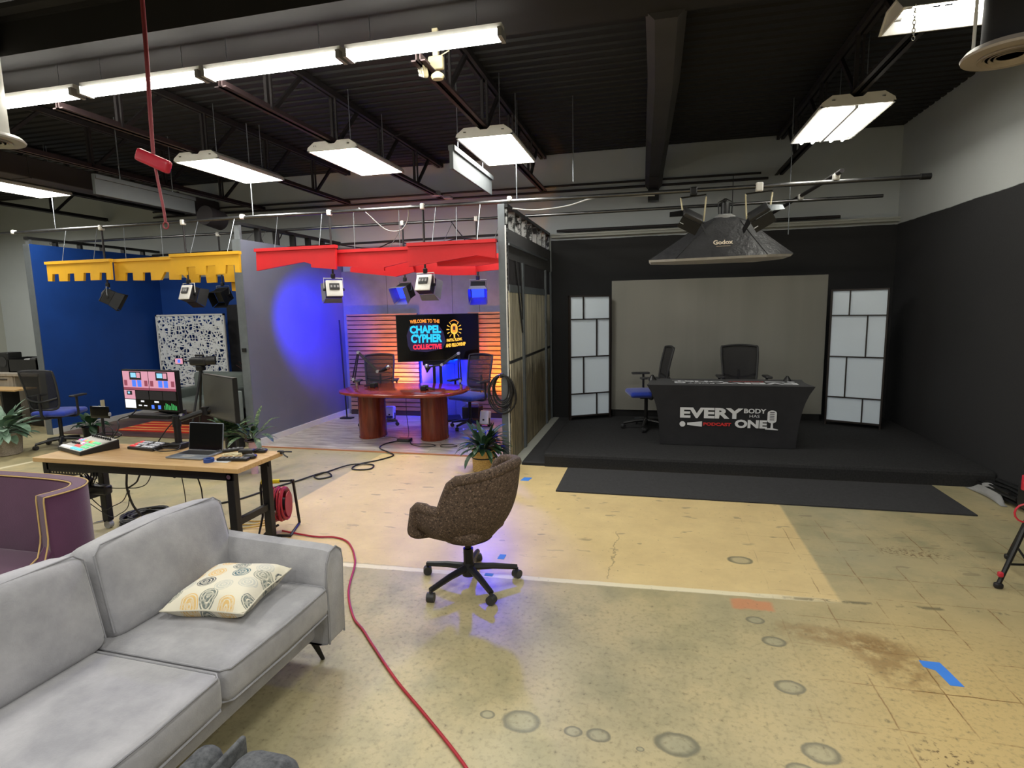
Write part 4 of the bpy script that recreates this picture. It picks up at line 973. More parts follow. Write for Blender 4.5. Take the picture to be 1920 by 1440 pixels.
mic_arm('microphone arm clamped at the left end of the cherry table, reaching right', (-4.27, 7.60, .754), [(-4.33, 7.62, .85), (-4.23, 7.62, 1.25), (-3.93, 7.62, .97)], [(-3.86, 7.61, .985), (-3.82, 7.61, 1.0), (-3.76, 7.60, 1.03)], 1)
mic_arm('microphone arm clamped at the right end of the cherry table, reaching left', (-2.63, 7.58, .754), [(-2.64, 7.58, .85), (-2.65, 7.58, 1.24), (-2.90, 7.57, 1.08)], [(-3.08, 7.56, 1.05), (-3.13, 7.56, .99), (-3.13, 7.56, 1.04)], 1)
def headphones(lab, x, y, rz):
    t = thing('headphones', lab, 'headphones', (x, y, .754), rz, 'headphones on the cherry table')
    for s_ in (0, .09): MB().rbox((0, s_, .035), (.085, .03, .075), .014).build('ear_cup', 'black_plastic', t, smooth=True)
    MB().tube(spline([(.01, 0, .04), (-.09, .02, .03), (-.15, .045, .02), (-.09, .07, .03), (.01, .09, .04)], 5), .009, 8).build('headband', 'black_plastic', t, smooth=True)
headphones('black headphones lying on the left half of the cherry table', -3.92, 7.42, 0)
headphones('black headphones lying on the right half of the cherry table', -3.05, 7.30, PI)
# floor wash lights
def wash(lab, c, aim, rz, en):
    t = thing('floor_wash_light', lab, 'wash light', c, rz, 'white floor wash lights')
    m = Matrix.Rotation(-.22, 4, 'X')
    MB().rbox((0, 0, .15), (.15, .13, .22), .025, mtx=m).build('housing', 'white_plastic', t, smooth=True)
    MB().box(-.055, .055, .064, .068, .09, .21, m).build('lens', 'led_orange', t)
    MB().cbox((0, -.067, .11), (.03, .004, .025), m).build('socket', 'black_plastic', t)
    MB().tube([(-.085, 0, .15), (-.085, 0, .01), (.085, 0, .01), (.085, 0, .15)], .008, 6).build('bracket', 'black_metal', t)
    L = bpy.data.lights.new('wash_lamp', 'SPOT'); L.energy = en; L.color = (1, .33, 0); L.spot_size = math.radians(95); L.spot_blend = 1; L.shadow_soft_size = .05
    lo = bpy.data.objects.new('wash_lamp', L); col.objects.link(lo); lo.parent = t
    d = Vector(aim)-Vector((c[0], c[1], .18)); p = Matrix.Rotation(-rz, 4, 'Z') @ Vector((d.normalized()*.10)); p.z += .17
    q = (Matrix.Rotation(-rz, 4, 'Z') @ d).to_track_quat('-Z', 'Y'); lo.location = p; lo.rotation_mode = 'QUATERNION'; lo.rotation_quaternion = q
M['led_orange'] = emis('orange_led_face', (255, 140, 30), 4)
wash('white wash light on the floor behind the left pedestal, lighting slats orange', (-4.26, 8.62, .012), (-4.20, 9.15, 1.15), .15, ORANGE_W*2.4)
wash('white wash light on the floor right of the right booth chair', (-2.55, 8.42, .012), (-2.3, 9.15, 1.15), -.15, ORANGE_W*3.6)
# small box and cables on the booth floor
t = thing('audio_interface_box', 'small dark connection box on the plank floor between the pedestals', 'connection box', (-3.40, 7.30, .012))
MB().rbox((0, 0, .025), (.19, .12, .045), .01).build('case', 'black_plastic', t, smooth=True)
MB().box(-.08, .08, -.064, -.06, .012, .038).build('socket_row', 'dark_plastic', t)
def cable(lab, pts, r=.007, m='rubber', k=6, group=None, name='cable', n=8):
    return tag(MB().tube(spline(pts, k), r, n).build(name, m, smooth=True), lab, 'cable', group)
Z0 = .02
cable('dark cable curling from the booth box across the plank floor and concrete to the bench', [(-3.48, 7.27, .026), (-3.60, 7.08, Z0), (-3.56, 6.85, Z0), (-3.34, 6.66, Z0), (-3.22, 6.55, .01), (-3.30, 6.32, .01), (-3.46, 6.08, .01), (-3.42, 5.88, .01), (-3.22, 5.92, .01), (-3.28, 6.10, .012), (-3.52, 6.02, .022), (-3.66, 5.74, .01), (-3.72, 5.56, .01), (-3.60, 5.46, .01), (-3.52, 5.58, .01), (-3.66, 5.66, .022), (-3.80, 5.35, .01), (-3.90, 5.10, .01), (-4.0, 4.72, .01), (-4.14, 4.50, .01), (-4.24, 4.2, .01), (-4.1, 3.9, .01)], .009)
cable('thin cable loop on the plank floor right of the connection box', [(-3.30, 7.30, .03), (-3.22, 7.12, Z0), (-3.0, 7.02, Z0), (-2.86, 7.10, Z0), (-2.98, 7.18, Z0), (-3.24, 7.16, Z0), (-3.30, 7.34, .03)], .005)
cable('small thin cable ring in front of the right pedestal', [(-2.80, 7.16, Z0), (-2.66, 7.20, Z0), (-2.56, 7.14, Z0), (-2.62, 7.06, Z0), (-2.76, 7.06, Z0), (-2.80, 7.16, Z0)], .005)
cable('thin cable hanging from the cherry tabletop down to the connection box', [(-3.50, 7.62, .70), (-3.50, 7.62, .35), (-3.46, 7.58, .08), (-3.42, 7.45, .03), (-3.38, 7.37, .03)], .004)
cable('thin cable from the left pedestal to the connection box', [(-3.82, 7.50, Z0), (-3.65, 7.48, Z0), (-3.52, 7.36, .03)], .004)
# tall slim light tube on a foot by the booth corner
t = thing('slim_floor_stand', 'slim dark pole on a small foot at the left edge of the slat panel', 'floor stand', (-5.14, 8.75, .012))
MB().tube([(0, 0, .02), (-.04, 0, 1.70)], .012, 8).build('pole', 'black_metal', t, smooth=True)
MB().rbox((0, 0, .012), (.22, .12, .02), .008).build('foot', 'black_metal', t, smooth=True)
# gear under the right side of the table
t = thing('equipment_case', 'small black equipment case on the floor behind the right pedestal', 'equipment case', (-2.86, 8.78, .012))
MB().rbox((0, 0, .14), (.30, .22, .26), .02).build('case_body', 'black_plastic', t, smooth=True)
MB().tube([(-.1, 0, .27), (-.1, 0, .31), (.1, 0, .31), (.1, 0, .27)], .009, 6).build('handle', 'grey_plastic', t)
# cable coil hanging on the corner post
t = thing('cable_coil', 'thick coil of black cable hanging from the tall corner post', 'cable coil', (-1.72, 6.43, 1.1)); o = W(t)
rc = random.Random(3)
for q in range(9):
    rx, rz_ = .085+.012*q*.9, .155+.010*q; cx = -1.72+rc.uniform(-.015, .015); cz = 1.08-rz_; cy = 6.47-.014*(q % 4)-.02
    MB().tube([(cx+rx*math.sin(a)*(1+.06*math.sin(3*a+q)), cy, cz+rz_*math.cos(a)) for a in [2*PI*i/28 for i in range(28)]], .008, 8, closed=True).build('cable_loop', 'rubber', t, smooth=True, off=o)
MB().rbox((-1.72, 6.43, 1.075), (.04, .05, .05), .01).build('tie', 'black_plastic', t, smooth=True, off=o)
# ------------------------------------------------------------------ grey loveseat
def suede():
    k = NT('grey_suede'); p = k.obj(); n1 = k.noise(3.5, 5, .65, p); n2 = k.noise(180, 2, .5, p)
    k.base(k.mix(k.ramp(n1, .35, .68), s2l((142, 142, 146)), s2l((172, 171, 174)))); k.rough(.9); k.b.inputs['Sheen Weight'].default_value = .3
    k.bump(k.math('ADD', k.math('MULTIPLY', n1, 4), n2), .18, .006); return k.m
M['suede'] = suede()
M['seam'] = mat('grey_seam', (146, 146, 150), .9)
t = thing('sofa', 'light grey suede two seat sofa with black tapered legs in the foreground', 'sofa', (-2.15, 1.75, 0)); o = W(t)
MB().rbox((-2.18, 1.76, .225), (.90, 1.52, .17), .03).build('base', 'suede', t, smooth=True, off=o)
for ya, yb in ((1.09, 1.745), (1.755, 2.465)):
    c = MB().rbox((-2.00, (ya+yb)/2, .385), (.76, yb-ya, .155), .035, puff=.014).build('seat_cushion', 'suede', t, smooth=True, off=o)
    for z in (.318, .455):
        MB().tube([(-2.33, ya+.006, z), (-1.65, ya+.006, z), (-1.622, ya+.03, z), (-1.612, (ya+yb)/2, z), (-1.622, yb-.03, z), (-1.65, yb-.006, z), (-2.33, yb-.006, z)], .005, 6).build('seam_piping', 'seam', c, off=o)
def backc(ya, yb):
    m = Matrix.Translation((-2.37, (ya+yb)/2, .655)) @ Matrix.Rotation(-.20, 4, 'Y')
    c = MB().rbox((0, 0, 0), (.20, yb-ya, .44), .06, puff=.0, mtx=m)
    # belly of the cushion
    vs = []
    for v in c.v:
        q = m.inverted() @ Vector(v); k = max(0, 1-(q.y/((yb-ya)/2))**2)*max(0, 1-(q.z/.23)**2); q.x += math.copysign(.035*k, q.x); q.z += .012*math.cos(q.y*9)*(q.z > .1); vs.append(tuple(m @ q))
    c.v = vs
    ob = c.build('back_cushion', 'suede', t, smooth=True, off=o)
    h = (yb-ya)/2
    MB().tube([m @ Vector(p) for p in ((.078, -h+.01, -.18), (.082, -h+.012, .17), (.08, -h+.05, .205), (.085, 0, .214), (.08, h-.05, .205), (.082, h-.012, .17), (.078, h-.01, -.18))], .004, 6).build('seam_piping', 'seam', ob, off=o)
backc(1.08, 1.79); backc(1.81, 2.55)
MB().rbox((-2.58, 1.76, .47), (.12, 1.56, .62), .05).build('back_rest', 'suede', t, smooth=True, off=o)
def arm(y0, s_):
    sec = [(0, .13), (.015, .13), (.02, .30), (.018, .50), (.03, .575), (.065, .625), (.12, .635), (.165, .60), (.175, .54), (.165, .40), (.155, .13)]
    X0, X1 = -2.60, -1.635; vs = []; fs = []; n = len(sec); xs_ = [X0, X0+.03, -2.3, -1.95, X1-.05, X1-.012, X1]
    for i, x in enumerate(xs_):
        k = {0: .9, len(xs_)-1: .90, len(xs_)-2: .97}.get(i, 1); dz = .035*((X1-x)/(X1-X0))
        for a, b in sec:
            aa = .085+(a-.085)*k; bb = .38+(b-.38)*(k if k < 1 else 1); vs.append((x, y0+s_*aa, max(.13, bb+dz*(b > .3))))
    for i in range(len(xs_)-1): fs += [(i*n+k, i*n+(k+1) % n, (i+1)*n+(k+1) % n, (i+1)*n+k) for k in range(n)]
    fs += [tuple(range(n)), tuple((len(xs_)-1)*n+k for k in range(n))]
    ob = MB().add(vs, fs).build('armrest', 'suede', t, smooth=True, off=o)
    MB().tube([(X1-.006, y0+s_*a, max(.13, b)) for a, b in [(.085+(p-.085)*.97, .38+(q-.38)*.985) for p, q in sec[1:]]], .005, 6).build('seam_piping', 'seam', ob, off=o)
arm(2.455, 1); arm(1.095, -1)
for x, yy in ((-1.78, 2.50), (-1.78, 1.02), (-2.5, 2.50), (-2.5, 1.02)):
    dx_ = .05 if x > -2 else -.05; dy = .03 if yy > 2 else -.03
    MB().tube([(x, yy, .15), (x+dx_, yy+dy, 0)], [.020, .010], 12).build('leg', 'black_metal', t, smooth=True, off=o)
t.rotation_euler = (0, 0, -.03)
# patterned pillow
def pillow_mat():
    k = NT('flower_print'); p = k.obj(); vo = k.n('ShaderNodeTexVoronoi'); k.ln(p, vo.inputs['Vector']); vo.inputs['Scale'].default_value = 9.5; vo.inputs['Randomness'].default_value = .6
    vo.voronoi_dimensions = '2D'
    d = vo.outputs['Distance']; rp = k.n('ShaderNodeValToRGB'); sx = k.xyz(vo.outputs['Color']); k.ln(sx[0], rp.inputs[0]); rp.color_ramp.interpolation = 'CONSTANT'
    cols = [(0, (116, 124, 118)), (.22, (222, 186, 120)), (.42, (66, 74, 80)), (.58, (196, 196, 184)), (.74, (88, 116, 122)), (.88, (150, 152, 138))]
    rp.color_ramp.elements[0].color = (*s2l(cols[0][1]), 1); rp.color_ramp.elements[1].position = cols[1][0]; rp.color_ramp.elements[1].color = (*s2l(cols[1][1]), 1)
    for q, c_ in cols[2:]:
        e = rp.color_ramp.elements.new(q); e.color = (*s2l(c_), 1)
    ringf = k.math('FRACT', k.math('MULTIPLY', d, 7)); rn = k.ramp(k.math('ABSOLUTE', k.math('SUBTRACT', ringf, .5)), .12, .2)
    cream = s2l((222, 216, 196))
    flower = k.mix(rn, cream, rp.outputs[0]); nz = k.noise(60, 2, .5, p); flower = k.mix(k.ramp(nz, .5, .6), flower, k.mix(.5, cream, rp.outputs[0]))
    k.base(k.mix(k.ramp(d, .44, .42), cream, flower)); k.rough(.85); k.bump(k.noise(12, 2, .5, p), .3, .006); return k.m
t = thing('throw_pillow', 'cream throw pillow printed with grey and gold round flowers, on the sofa', 'pillow', (-1.98, 2.20, .535), .10)
pm = MB()
def pf(sgn):
    def f(u, v):
        x, yv = u*2-1, v*2-1; e = (1-x**4)*(1-yv**4); pin = 1-.10*(1-abs(x*yv))
        r = .225
        return (x*r*(1-.10*(1-yv*yv)**0*(1-abs(yv))*0-.09*(1-yv*yv)*0-.0)*(1-.10*(1-abs(yv))), yv*r*(1-.10*(1-abs(x))), sgn*.075*max(0, e)**.5)
    return f
pm.grid(pf(1), 17, 17); pm.grid(pf(-1), 17, 17)
ob = pm.build('pillow_cover', pillow_mat(), t, smooth=True); t.rotation_euler = (.04, -.03, .10); t.scale = (.92, .92, .95)
MB().tube([pf(1)(u, v) for u, v in [(0, i/10) for i in range(10)]+[(i/10, 1) for i in range(10)]+[(1, 1-i/10) for i in range(10)]+[(1-i/10, 0) for i in range(10)]], .004, 6, closed=True).build('edge_seam', mat('cream_seam', (206, 200, 182), .9), t)

# ------------------------------------------------------------------ purple high backed chair
def purple():
    k = NT('purple_weave'); p = k.obj(); n2 = k.noise(220, 2, .5, p); n1 = k.noise(3, 3, .5, p)
    k.base(k.mix(n1, s2l((70, 34, 62)), s2l((96, 52, 86)))); k.rough(.95); k.bump(n2, .4, .003); k.b.inputs['Sheen Weight'].default_value = .3; return k.m
M['purple'] = purple(); M['gold_pipe'] = mat('gold_piping', (196, 164, 104), .6)
t = thing('lounge_chair', 'dark purple high backed lounge chair with gold piping, behind the sofa', 'chair', (-3.85, 2.6, 0)); o = W(t)
plan = spline([(-4.70, 2.42, 0), (-4.64, 2.66, 0), (-4.40, 2.73, 0), (-4.0, 2.74, 0), (-3.66, 2.73, 0), (-3.47, 2.69, 0), (-3.38, 2.60, 0), (-3.37, 2.50, 0), (-3.39, 2.40, 0)], 5)
zt = .845; th = .085; vs = []; fs = []; N = len(plan); inner = []; outer = []
for i, p in enumerate(plan):
    q = plan[min(i+1, N-1)]-plan[max(i-1, 0)]; q.normalize(); nr = Vector((-q.y, q.x, 0))
    outer.append(p+nr*th/2); inner.append(p-nr*th/2)
    for a, z in ((outer[-1], .05), (outer[-1], zt-.02), (outer[-1]*.8+p*.2, zt), (inner[-1]*.8+p*.2, zt), (inner[-1], zt-.02), (inner[-1], .05)): vs.append((a.x, a.y, z))
for i in range(N-1): fs += [(i*6+k, i*6+(k+1) % 6, (i+1)*6+(k+1) % 6, (i+1)*6+k) for k in range(6)]
fs += [tuple(range(6)), tuple((N-1)*6+k for k in range(6))]
sh = MB().add(vs, fs).build('back_shell', 'purple', t, smooth=True, off=o)
for L, nm_ in ((outer, 1), (inner, 0)):
    e = L[-1]
    pts = [(p.x, p.y, zt-.004) for p in L]+[(e.x, e.y-.004, zt-.03), (e.x, e.y-.006, .60), (e.x, e.y-.012, .56)]
    if nm_: pts += [(e.x+.01, e.y-.05, .47), (e.x+.012, e.y-.12, .42)]
    else: pts += [(e.x+.02, e.y-.05, .49), (e.x+.02, e.y-.14, .44)]
    MB().tube(pts, .0045, 8).build('piping', 'gold_pipe', t, smooth=True, off=o)
MB().prism([(2.44, .05), (2.44, .58), (2.39, .52), (2.33, .45), (2.1, .42), (1.9, .40), (1.9, .05)], -3.43, -3.345, 'yz').build('arm_panel', 'purple', t, off=o, bevel=.015)
MB().rbox((-4.02, 2.36, .26), (1.10, .66, .20), .05).build('seat', 'purple', t, smooth=True, off=o)
for x, yy in ((-3.42, 2.5), (-4.6, 2.5), (-3.42, 2.0), (-4.5, 2.1)): MB().cyl((x, yy, 0), (x, yy, .07), .02, 10).build('foot', 'black_metal', t, off=o)

# charcoal felt chair at the bottom edge
def felt():
    k = NT('charcoal_felt'); p = k.obj(); n = k.noise(30, 4, .7, p); k.base(k.mix(k.ramp(n, .35, .65), s2l((58, 60, 62)), s2l((96, 98, 100)))); k.rough(1); k.bump(n, .4, .006); return k.m
M['felt'] = felt()
t = thing('felt_armchair', 'charcoal felt armchair cut off by the bottom edge of the photo', 'chair', (-1.15, 1.25, 0)); o = W(t)
MB().rbox((-1.09, 1.22, .34), (.23, .50, .22), .07).build('seat_cushion', 'felt', t, smooth=True, off=o)
MB().rbox((-1.235, 1.22, .33), (.022, .54, .215), .01).build('side_panel', 'felt', t, smooth=True, off=o)
MB().rbox((-1.315, 1.20, .34), (.10, .50, .20), .045).build('armrest', 'felt', t, smooth=True, off=o)
MB().box(-1.34, -1.0, 1.0, 1.42, .12, .24).build('base', 'felt', t, off=o, bevel=.02)
t.location.x -= .10
for x in (-1.31, -1.03):
    for yy in (1.04, 1.38): MB().cyl((x, yy, 0), (x, yy, .13), .016, 10).build('foot', 'black_metal', t, off=o)

# ------------------------------------------------------------------ tweed swivel chair
def tweed():
    k = NT('brown_tweed'); p = k.obj(); n = k.noise(70, 3, .6, p); v = k.n('ShaderNodeTexVoronoi'); k.ln(p, v.inputs['Vector']); v.inputs['Scale'].default_value = 90
    c = k.mix(k.ramp(n, .42, .58), s2l((34, 26, 22)), s2l((128, 108, 92))); c = k.mix(k.ramp(v.outputs['Distance'], .3, .55), c, s2l((82, 66, 54)))
    k.base(c); k.rough(.95); k.bump(n, .5, .005); return k.m
M['tweed'] = tweed()
t = thing('tub_swivel_chair', 'brown tweed tub chair on a black five star swivel base, alone on the floor', 'chair', (-1.20, 3.50, 0), PI/2-.26)
star_base(t, .335, ang=math.radians(-119)-(PI/2-.26), mname='black_plastic')
MB().tube([(0, 0, .12), (0, 0, .25)], .034, 16).tube([(0, 0, .25), (0, 0, .36)], .022, 16).build('gas_column', 'black_metal', t, smooth=True)
def shell(off, up):
    def f(u, v):
        # u: 0 front left .. .5 back .. 1 front right ; v: 0 bottom .. 1 top
        s_ = (u-.5)*2; a = abs(s_)
        if a > .45:   # straight arm side
            k = (a-.45)/.55; x = math.copysign(.30-.01*k, s_); y = -.06+.32*k
        else:
            th_ = a/.45*PI/2; x = math.copysign(.30*math.sin(th_), s_); y = -.06-.27*math.cos(th_)
        armz = .60 if a < .93 else .60-.16*((a-.93)/.07)**1.5
        w_ = max(0, min(1, (.60-a)/.20)); w_ = w_*w_*(3-2*w_)*.72+.28*max(0, min(1, (.55-a)/.5)); zt_ = armz+(.86-.60)*w_
        zt_ -= .02*(1-w_)*(1 if a < .8 else .5)
        zb = .315+.05*max(0, (a-.5)/.5)**1.5
        r = .40+.60*(1-(1-v)**3.4)
        # back leans out with height
        z = zb+(zt_-zb)*v
        lean = -.045*w_*max(0, (z-.40)/.48)**1.2
        flare = 1+.05*v
        xx, yy = x*r*flare, (y*r if a <= .45 else y*(r*.35+.65))+lean
        L = math.hypot(xx, yy) or 1
        return (xx*(1-off/L*1.0), yy*(1-off/L*1.0), z+up*(1 if v > .5 else 1))
    return f
sm = MB(); NU, NV = 41, 12
fo = shell(0, 0); fi = shell(.055, .02)
sm.grid(fo, NU, NV); b = len(sm.v); sm.grid(fi, NU, NV)
for i in range(NU-1):   # rim and underside
    a = (NV-1)*NU+i; sm.f.append((a, a+1, b+a+1, b+a)); sm.f.append((i+1, i, b+i, b+i+1))
for j in range(NV-1):
    for e in (0, NU-1): a = j*NU+e; sm.f.append((a, a+NU, b+a+NU, b+a) if e == 0 else (a+NU, a, b+a, b+a+NU))
sh = sm.build('tub_shell', 'tweed', t, smooth=True); sh.modifiers.new('s', 'SUBSURF').levels = 1
rim = [Vector(fo(i/(NU-1), 1))*.5+Vector(fi(i/(NU-1), 1))*.5 for i in range(NU)]
front = lambda u: [Vector(fo(u, v/8))*.5+Vector(fi(u, v/8))*.5 for v in range(7, -1, -1)]
MB().tube([*front(0)[::-1][:], *rim, *front(1)], .034, 10).build('padded_rim', 'tweed', t, smooth=True)
MB().lathe([(.02, .312), (.12, .316), (.17, .34)], 24).build('under_pan', 'tweed', t, smooth=True)
MB().rbox((0, .04, .42), (.44, .46, .13), .06, puff=.02).build('seat_cushion', 'tweed', t, smooth=True)
MB().tube(spline([(.05, .02, .30), (.16, .12, .305), (.24, .20, .275)], 4), .006, 8).tube([(.22, .185, .283), (.27, .235, .262)], [.008, .014], 8).build('lever', 'black_plastic', t, smooth=True)

# ------------------------------------------------------------------ work bench
t = thing('workbench', 'long butcher block workbench with black steel legs, covered in video gear', 'workbench', (-3.86, 3.67, 0)); o = W(t)
MB().box(-4.83, -2.90, 3.40, 3.92, .708, .745).build('benchtop', 'butcher', t, off=o, bevel=.004)
MB().box(-4.76, -2.98, 3.45, 3.47, .635, .707).build('front_apron', 'black_metal', t, off=o)
MB().box(-4.76, -2.98, 3.84, 3.86, .635, .707).build('rear_apron', 'black_metal', t, off=o)
for x, yy, zf in ((-4.77, 3.45, .07), (-3.02, 3.45, .0), (-4.65, 3.80, .07), (-3.02, 3.83, .0)):
    lg = MB().box(x-.032, x+.032, yy, yy+.055, zf, .707).build('leg', 'black_metal', t, off=o, bevel=.004)
    if zf:
        MB().cyl((x, yy+.01, .035), (x, yy+.05, .035), .035, 16).build('caster', 'grey_plastic', lg, smooth=True, off=o)
        MB().bar((x, yy, .075), (x-.10, yy-.02, .055), .04, .012).build('brake_pedal', 'chrome', lg, off=o)
MB().bar((-3.02, 3.48, .30), (-3.02, 3.85, .30), .04, .05).build('side_stretcher', 'black_metal', t, off=o)
MB().bar((-4.68, 3.48, .34), (-4.66, 3.84, .34), .04, .06).build('side_stretcher', 'black_metal', t, off=o)
def perforated():
    k = NT('perforated_steel'); p = k.obj(); X, Y, Z = k.xyz(p)
    fy = k.math('ABSOLUTE', k.math('SUBTRACT', k.math('FRACT', k.math('DIVIDE', X, .03)), .5)); fz = k.math('ABSOLUTE', k.math('SUBTRACT', k.math('FRACT', k.math('DIVIDE', Z, .03)), .5))
    f = k.math('MULTIPLY', k.ramp(fy, .22, .18), k.ramp(fz, .22, .18)); k.base(k.mix(f, (.012, .012, .013), s2l((170, 160, 120)))); k.rough(.5); return k.m
MB().prism([(-4.80, .635), (-4.80, .52), (-4.66, .56), (-4.28, .635)], 3.455, 3.463, 'xz').build('perforated_bracket', perforated(), t, off=o)
MB().cyl((-3.02, 3.44, .665), (-3.02, 3.45, .665), .018, 12).build('bolt', 'chrome', t, smooth=True, off=o)
MB().rbox((-2.905, 3.90, .742), (.05, .03, .03), .008).tube([(-2.9, 3.9, .745), (-2.84, 3.88, .755), (-2.80, 3.90, .75)], .006, 6).tube([(-2.9, 3.9, .745), (-2.84, 3.86, .73), (-2.80, 3.84, .722)], .006, 6).build('tie_wrap', 'black_plastic', t, off=o)

T = .746
# video switcher
t = thing('video_switcher', 'video switcher with glowing coloured buttons at the left end of the workbench', 'switcher', (-4.62, 3.70, T), -.32)
MB().prism([(-.14, 0), (.15, 0), (.15, .075), (-.14, .028)], -.21, .21, 'yz').build('body', 'black_plastic', t, bevel=.004)
sl = math.atan2(.047, .29)
mm = Matrix.Translation((0, -.14, .029)) @ Matrix.Rotation(sl, 4, 'X')
MB().box(-.20, .20, .005, .285, 0, .003, mm).build('top_plate', mat('pale_plate', (188, 184, 176), .4, .3), t)
pal = ['btn_cyan', 'btn_green', 'btn_white', 'btn_red', 'btn_pink', 'btn_amber']
for n_, c_ in (('btn_cyan', (90, 220, 235)), ('btn_green', (110, 225, 150)), ('btn_white', (240, 240, 235)), ('btn_red', (240, 70, 70)), ('btn_pink', (235, 120, 190)), ('btn_amber', (240, 190, 90))): ge(n_, c_, .9)
rb = random.Random(2)
for r in range(4):
    for c_ in range(10):
        k = ('btn_cyan' if c_ > 4 else 'btn_white') if r == 0 else ('btn_green' if c_ > 6 else ('btn_red' if r == 1 and c_ > 3 else rb.choice(pal)))
        if r in (1, 2) and c_ < 4: continue
        MB().cbox((-.18+.037*c_, .03+.045*r, .006), (.028, .024, .008), mm).build('button', k, t)
for c_ in range(5): MB().cyl(mm @ Vector((-.17+.03*c_, .10, 0)), mm @ Vector((-.17+.03*c_, .10, .018)), .009, 12).build('knob', 'black_plastic', t, smooth=True)
for c_ in range(9): MB().cyl(mm @ Vector((-.16+.04*c_, .25, 0)), mm @ Vector((-.16+.04*c_, .25, .02)), .008, 10).build('knob', 'black_plastic', t, smooth=True)
# small switcher
t = thing('mini_switcher', 'small black switcher with white keys and a red end, middle of the workbench', 'switcher', (-4.12, 3.82, T), -.12)
MB().prism([(-.08, 0), (.08, 0), (.08, .04), (-.08, .022)], -.15, .15, 'yz').build('body', 'black_plastic', t, bevel=.003)
mm = Matrix.Translation((0, -.08, .023)) @ Matrix.Rotation(math.atan2(.018, .16), 4, 'X')
for r in range(3):
    for c_ in range(8):
        if (r*8+c_) in (3, 12, 20): continue
        MB().cbox((-.125+.034*c_, .03+.045*r, .003), (.024, .028, .006), mm).build('button', 'btn_red' if c_ == 0 or (r == 0 and c_ == 1) else 'white_text', t)
# laptop
t = thing('laptop', 'open silver laptop with black screen near the right end of the workbench', 'laptop', (-3.52, 3.67, T), 0)
MB().rbox((0, 0, .008), (.33, .235, .014), .005).build('base', 'silver', t, smooth=True)
MB().box(-.14, .14, -.01, .095, .0152, .0162).build('keyboard', 'black_plastic', t)
MB().box(-.05, .05, -.10, -.03, .0152, .0160).build('trackpad', 'grey_plastic', t)
m = Matrix.Translation((0, .115, .012)) @ Matrix.Rotation(-.16, 4, 'X')
ld = MB().rbox((0, .004, .115), (.33, .008, .225), .004, mtx=m).build('lid', 'silver', t, smooth=True)
MB().box(-.158, .158, -.0015, .0, .008, .222, m).build('screen', 'screen_off', ld)
# twin monitors on a desk arm
def monitor(lab, p0, p1, z0, z1, content):
    a, b = Vector((*p0, 0)), Vector((*p1, 0)); t = thing('computer_monitor', lab, 'monitor', (*((a+b)/2).xy, z0), 0); oo = Vector(W(t))
    d = (b-a); L = d.length; d.normalize(); n_ = Vector((d.y, -d.x, 0))
    def P(u, z, q=0): return Vector((a.x, a.y, 0))+d*(u*L)+n_*q+Vector((0, 0, z))-oo
    def bx(u0, u1, za, zb, q0, q1): return MB().add([P(u, z, q) for z in (za, zb) for q in (q1, q0) for u in (u0, u1)], [(0, 2, 3, 1), (4, 5, 7, 6), (0, 1, 5, 4), (2, 6, 7, 3), (0, 4, 6, 2), (1, 3, 7, 5)])
    bx(0, 1, z0, z1, -.035, 0).build('casing', 'black_plastic', t)
    s_ = bx(.012, .988, z0+.012, z1-.008, 0, .002).build('screen', 'screen_off' if content else 'screen_sheen', t)
    bx(.35, .65, z0+.08, z1-.08, -.08, -.035).build('rear_mount', 'black_metal', t)
    if content:
        q = lambda nm, m_, u0, u1, v0, v1, d_=.0035: MB().add([P(u, z0+(z1-z0)*v, d_) for u, v in ((u0, v0), (u1, v0), (u1, v1), (u0, v1))], [(0, 1, 2, 3)]).build(nm, m_, s_)
        for u0 in (.02, .505):
            q('video_tile', 'scr_pink', u0, u0+.475, .50, .965); q('video_tile', 'scr_rose', u0, u0+.475, .50, .56, .004)
            q('video_tile', 'scr_dark', u0+.13, u0+.35, .75, .955, .004); q('video_tile', 'scr_sky', u0+.155, u0+.255, .81, .925, .0045); q('video_tile', 'scr_pink', u0+.265, u0+.33, .80, .93, .0045)
            for x in (.17, .27): q('video_tile', 'scr_blue', u0+x, u0+x+.075, .58, .745, .0045)
            for x in (.02, .40): q('video_tile', 'scr_rose', u0+x, u0+x+.06, .60, .74, .0045)
        q('video_tile', 'scr_pink', .02, .225, .27, .49); q('video_tile', 'scr_dark', .07, .17, .37, .47, .004); q('video_tile', 'scr_sky', .09, .13, .40, .45, .0045)
        q('video_tile', 'scr_white', .02, .22, .04, .255)
        for u0 in (.24, .49, .735): q('video_tile', 'scr_dark', u0, u0+.235, .27, .485)
        for u0, w_ in ((.32, .06), (.57, .08)): q('video_tile', 'scr_white', u0, u0+w_, .20, .24)
        for u0 in (.27, .37): q('video_tile', 'scr_white', u0, u0+.06, .10, .13)
        for u0 in (.51, .63): q('video_tile', 'scr_blue', u0, u0+.05, .05, .14, .004)
        for i in range(9): q('level_meter', 'scr_green', .745+.026*i, .76+.026*i, .04, .14+.02*((i*7) % 4), .004)
    return t
M['screen_sheen'] = mat('off_screen_sheen', (70, 70, 68), .3, 0, .1, 2)  # grey stands in for room light reflected by the switched-off screen
monitor('monitor on a desk arm showing pink booth camera views over black panels', (-4.50, 3.98), (-3.86, 3.91), 1.045, 1.395, True)
m2 = monitor('blank dark monitor on the right desk arm, angled away behind the laptop', (-3.76, 4.08), (-3.20, 3.78), .99, 1.355, False)
t = thing('monitor_arm', 'black twin monitor arm clamped behind the laptop', 'monitor arm', (-3.86, 3.87, T)); o = W(t)
MB().rbox((-3.86, 3.87, .77), (.13, .10, .05), .012).build('clamp', 'black_metal', t, smooth=True, off=o)
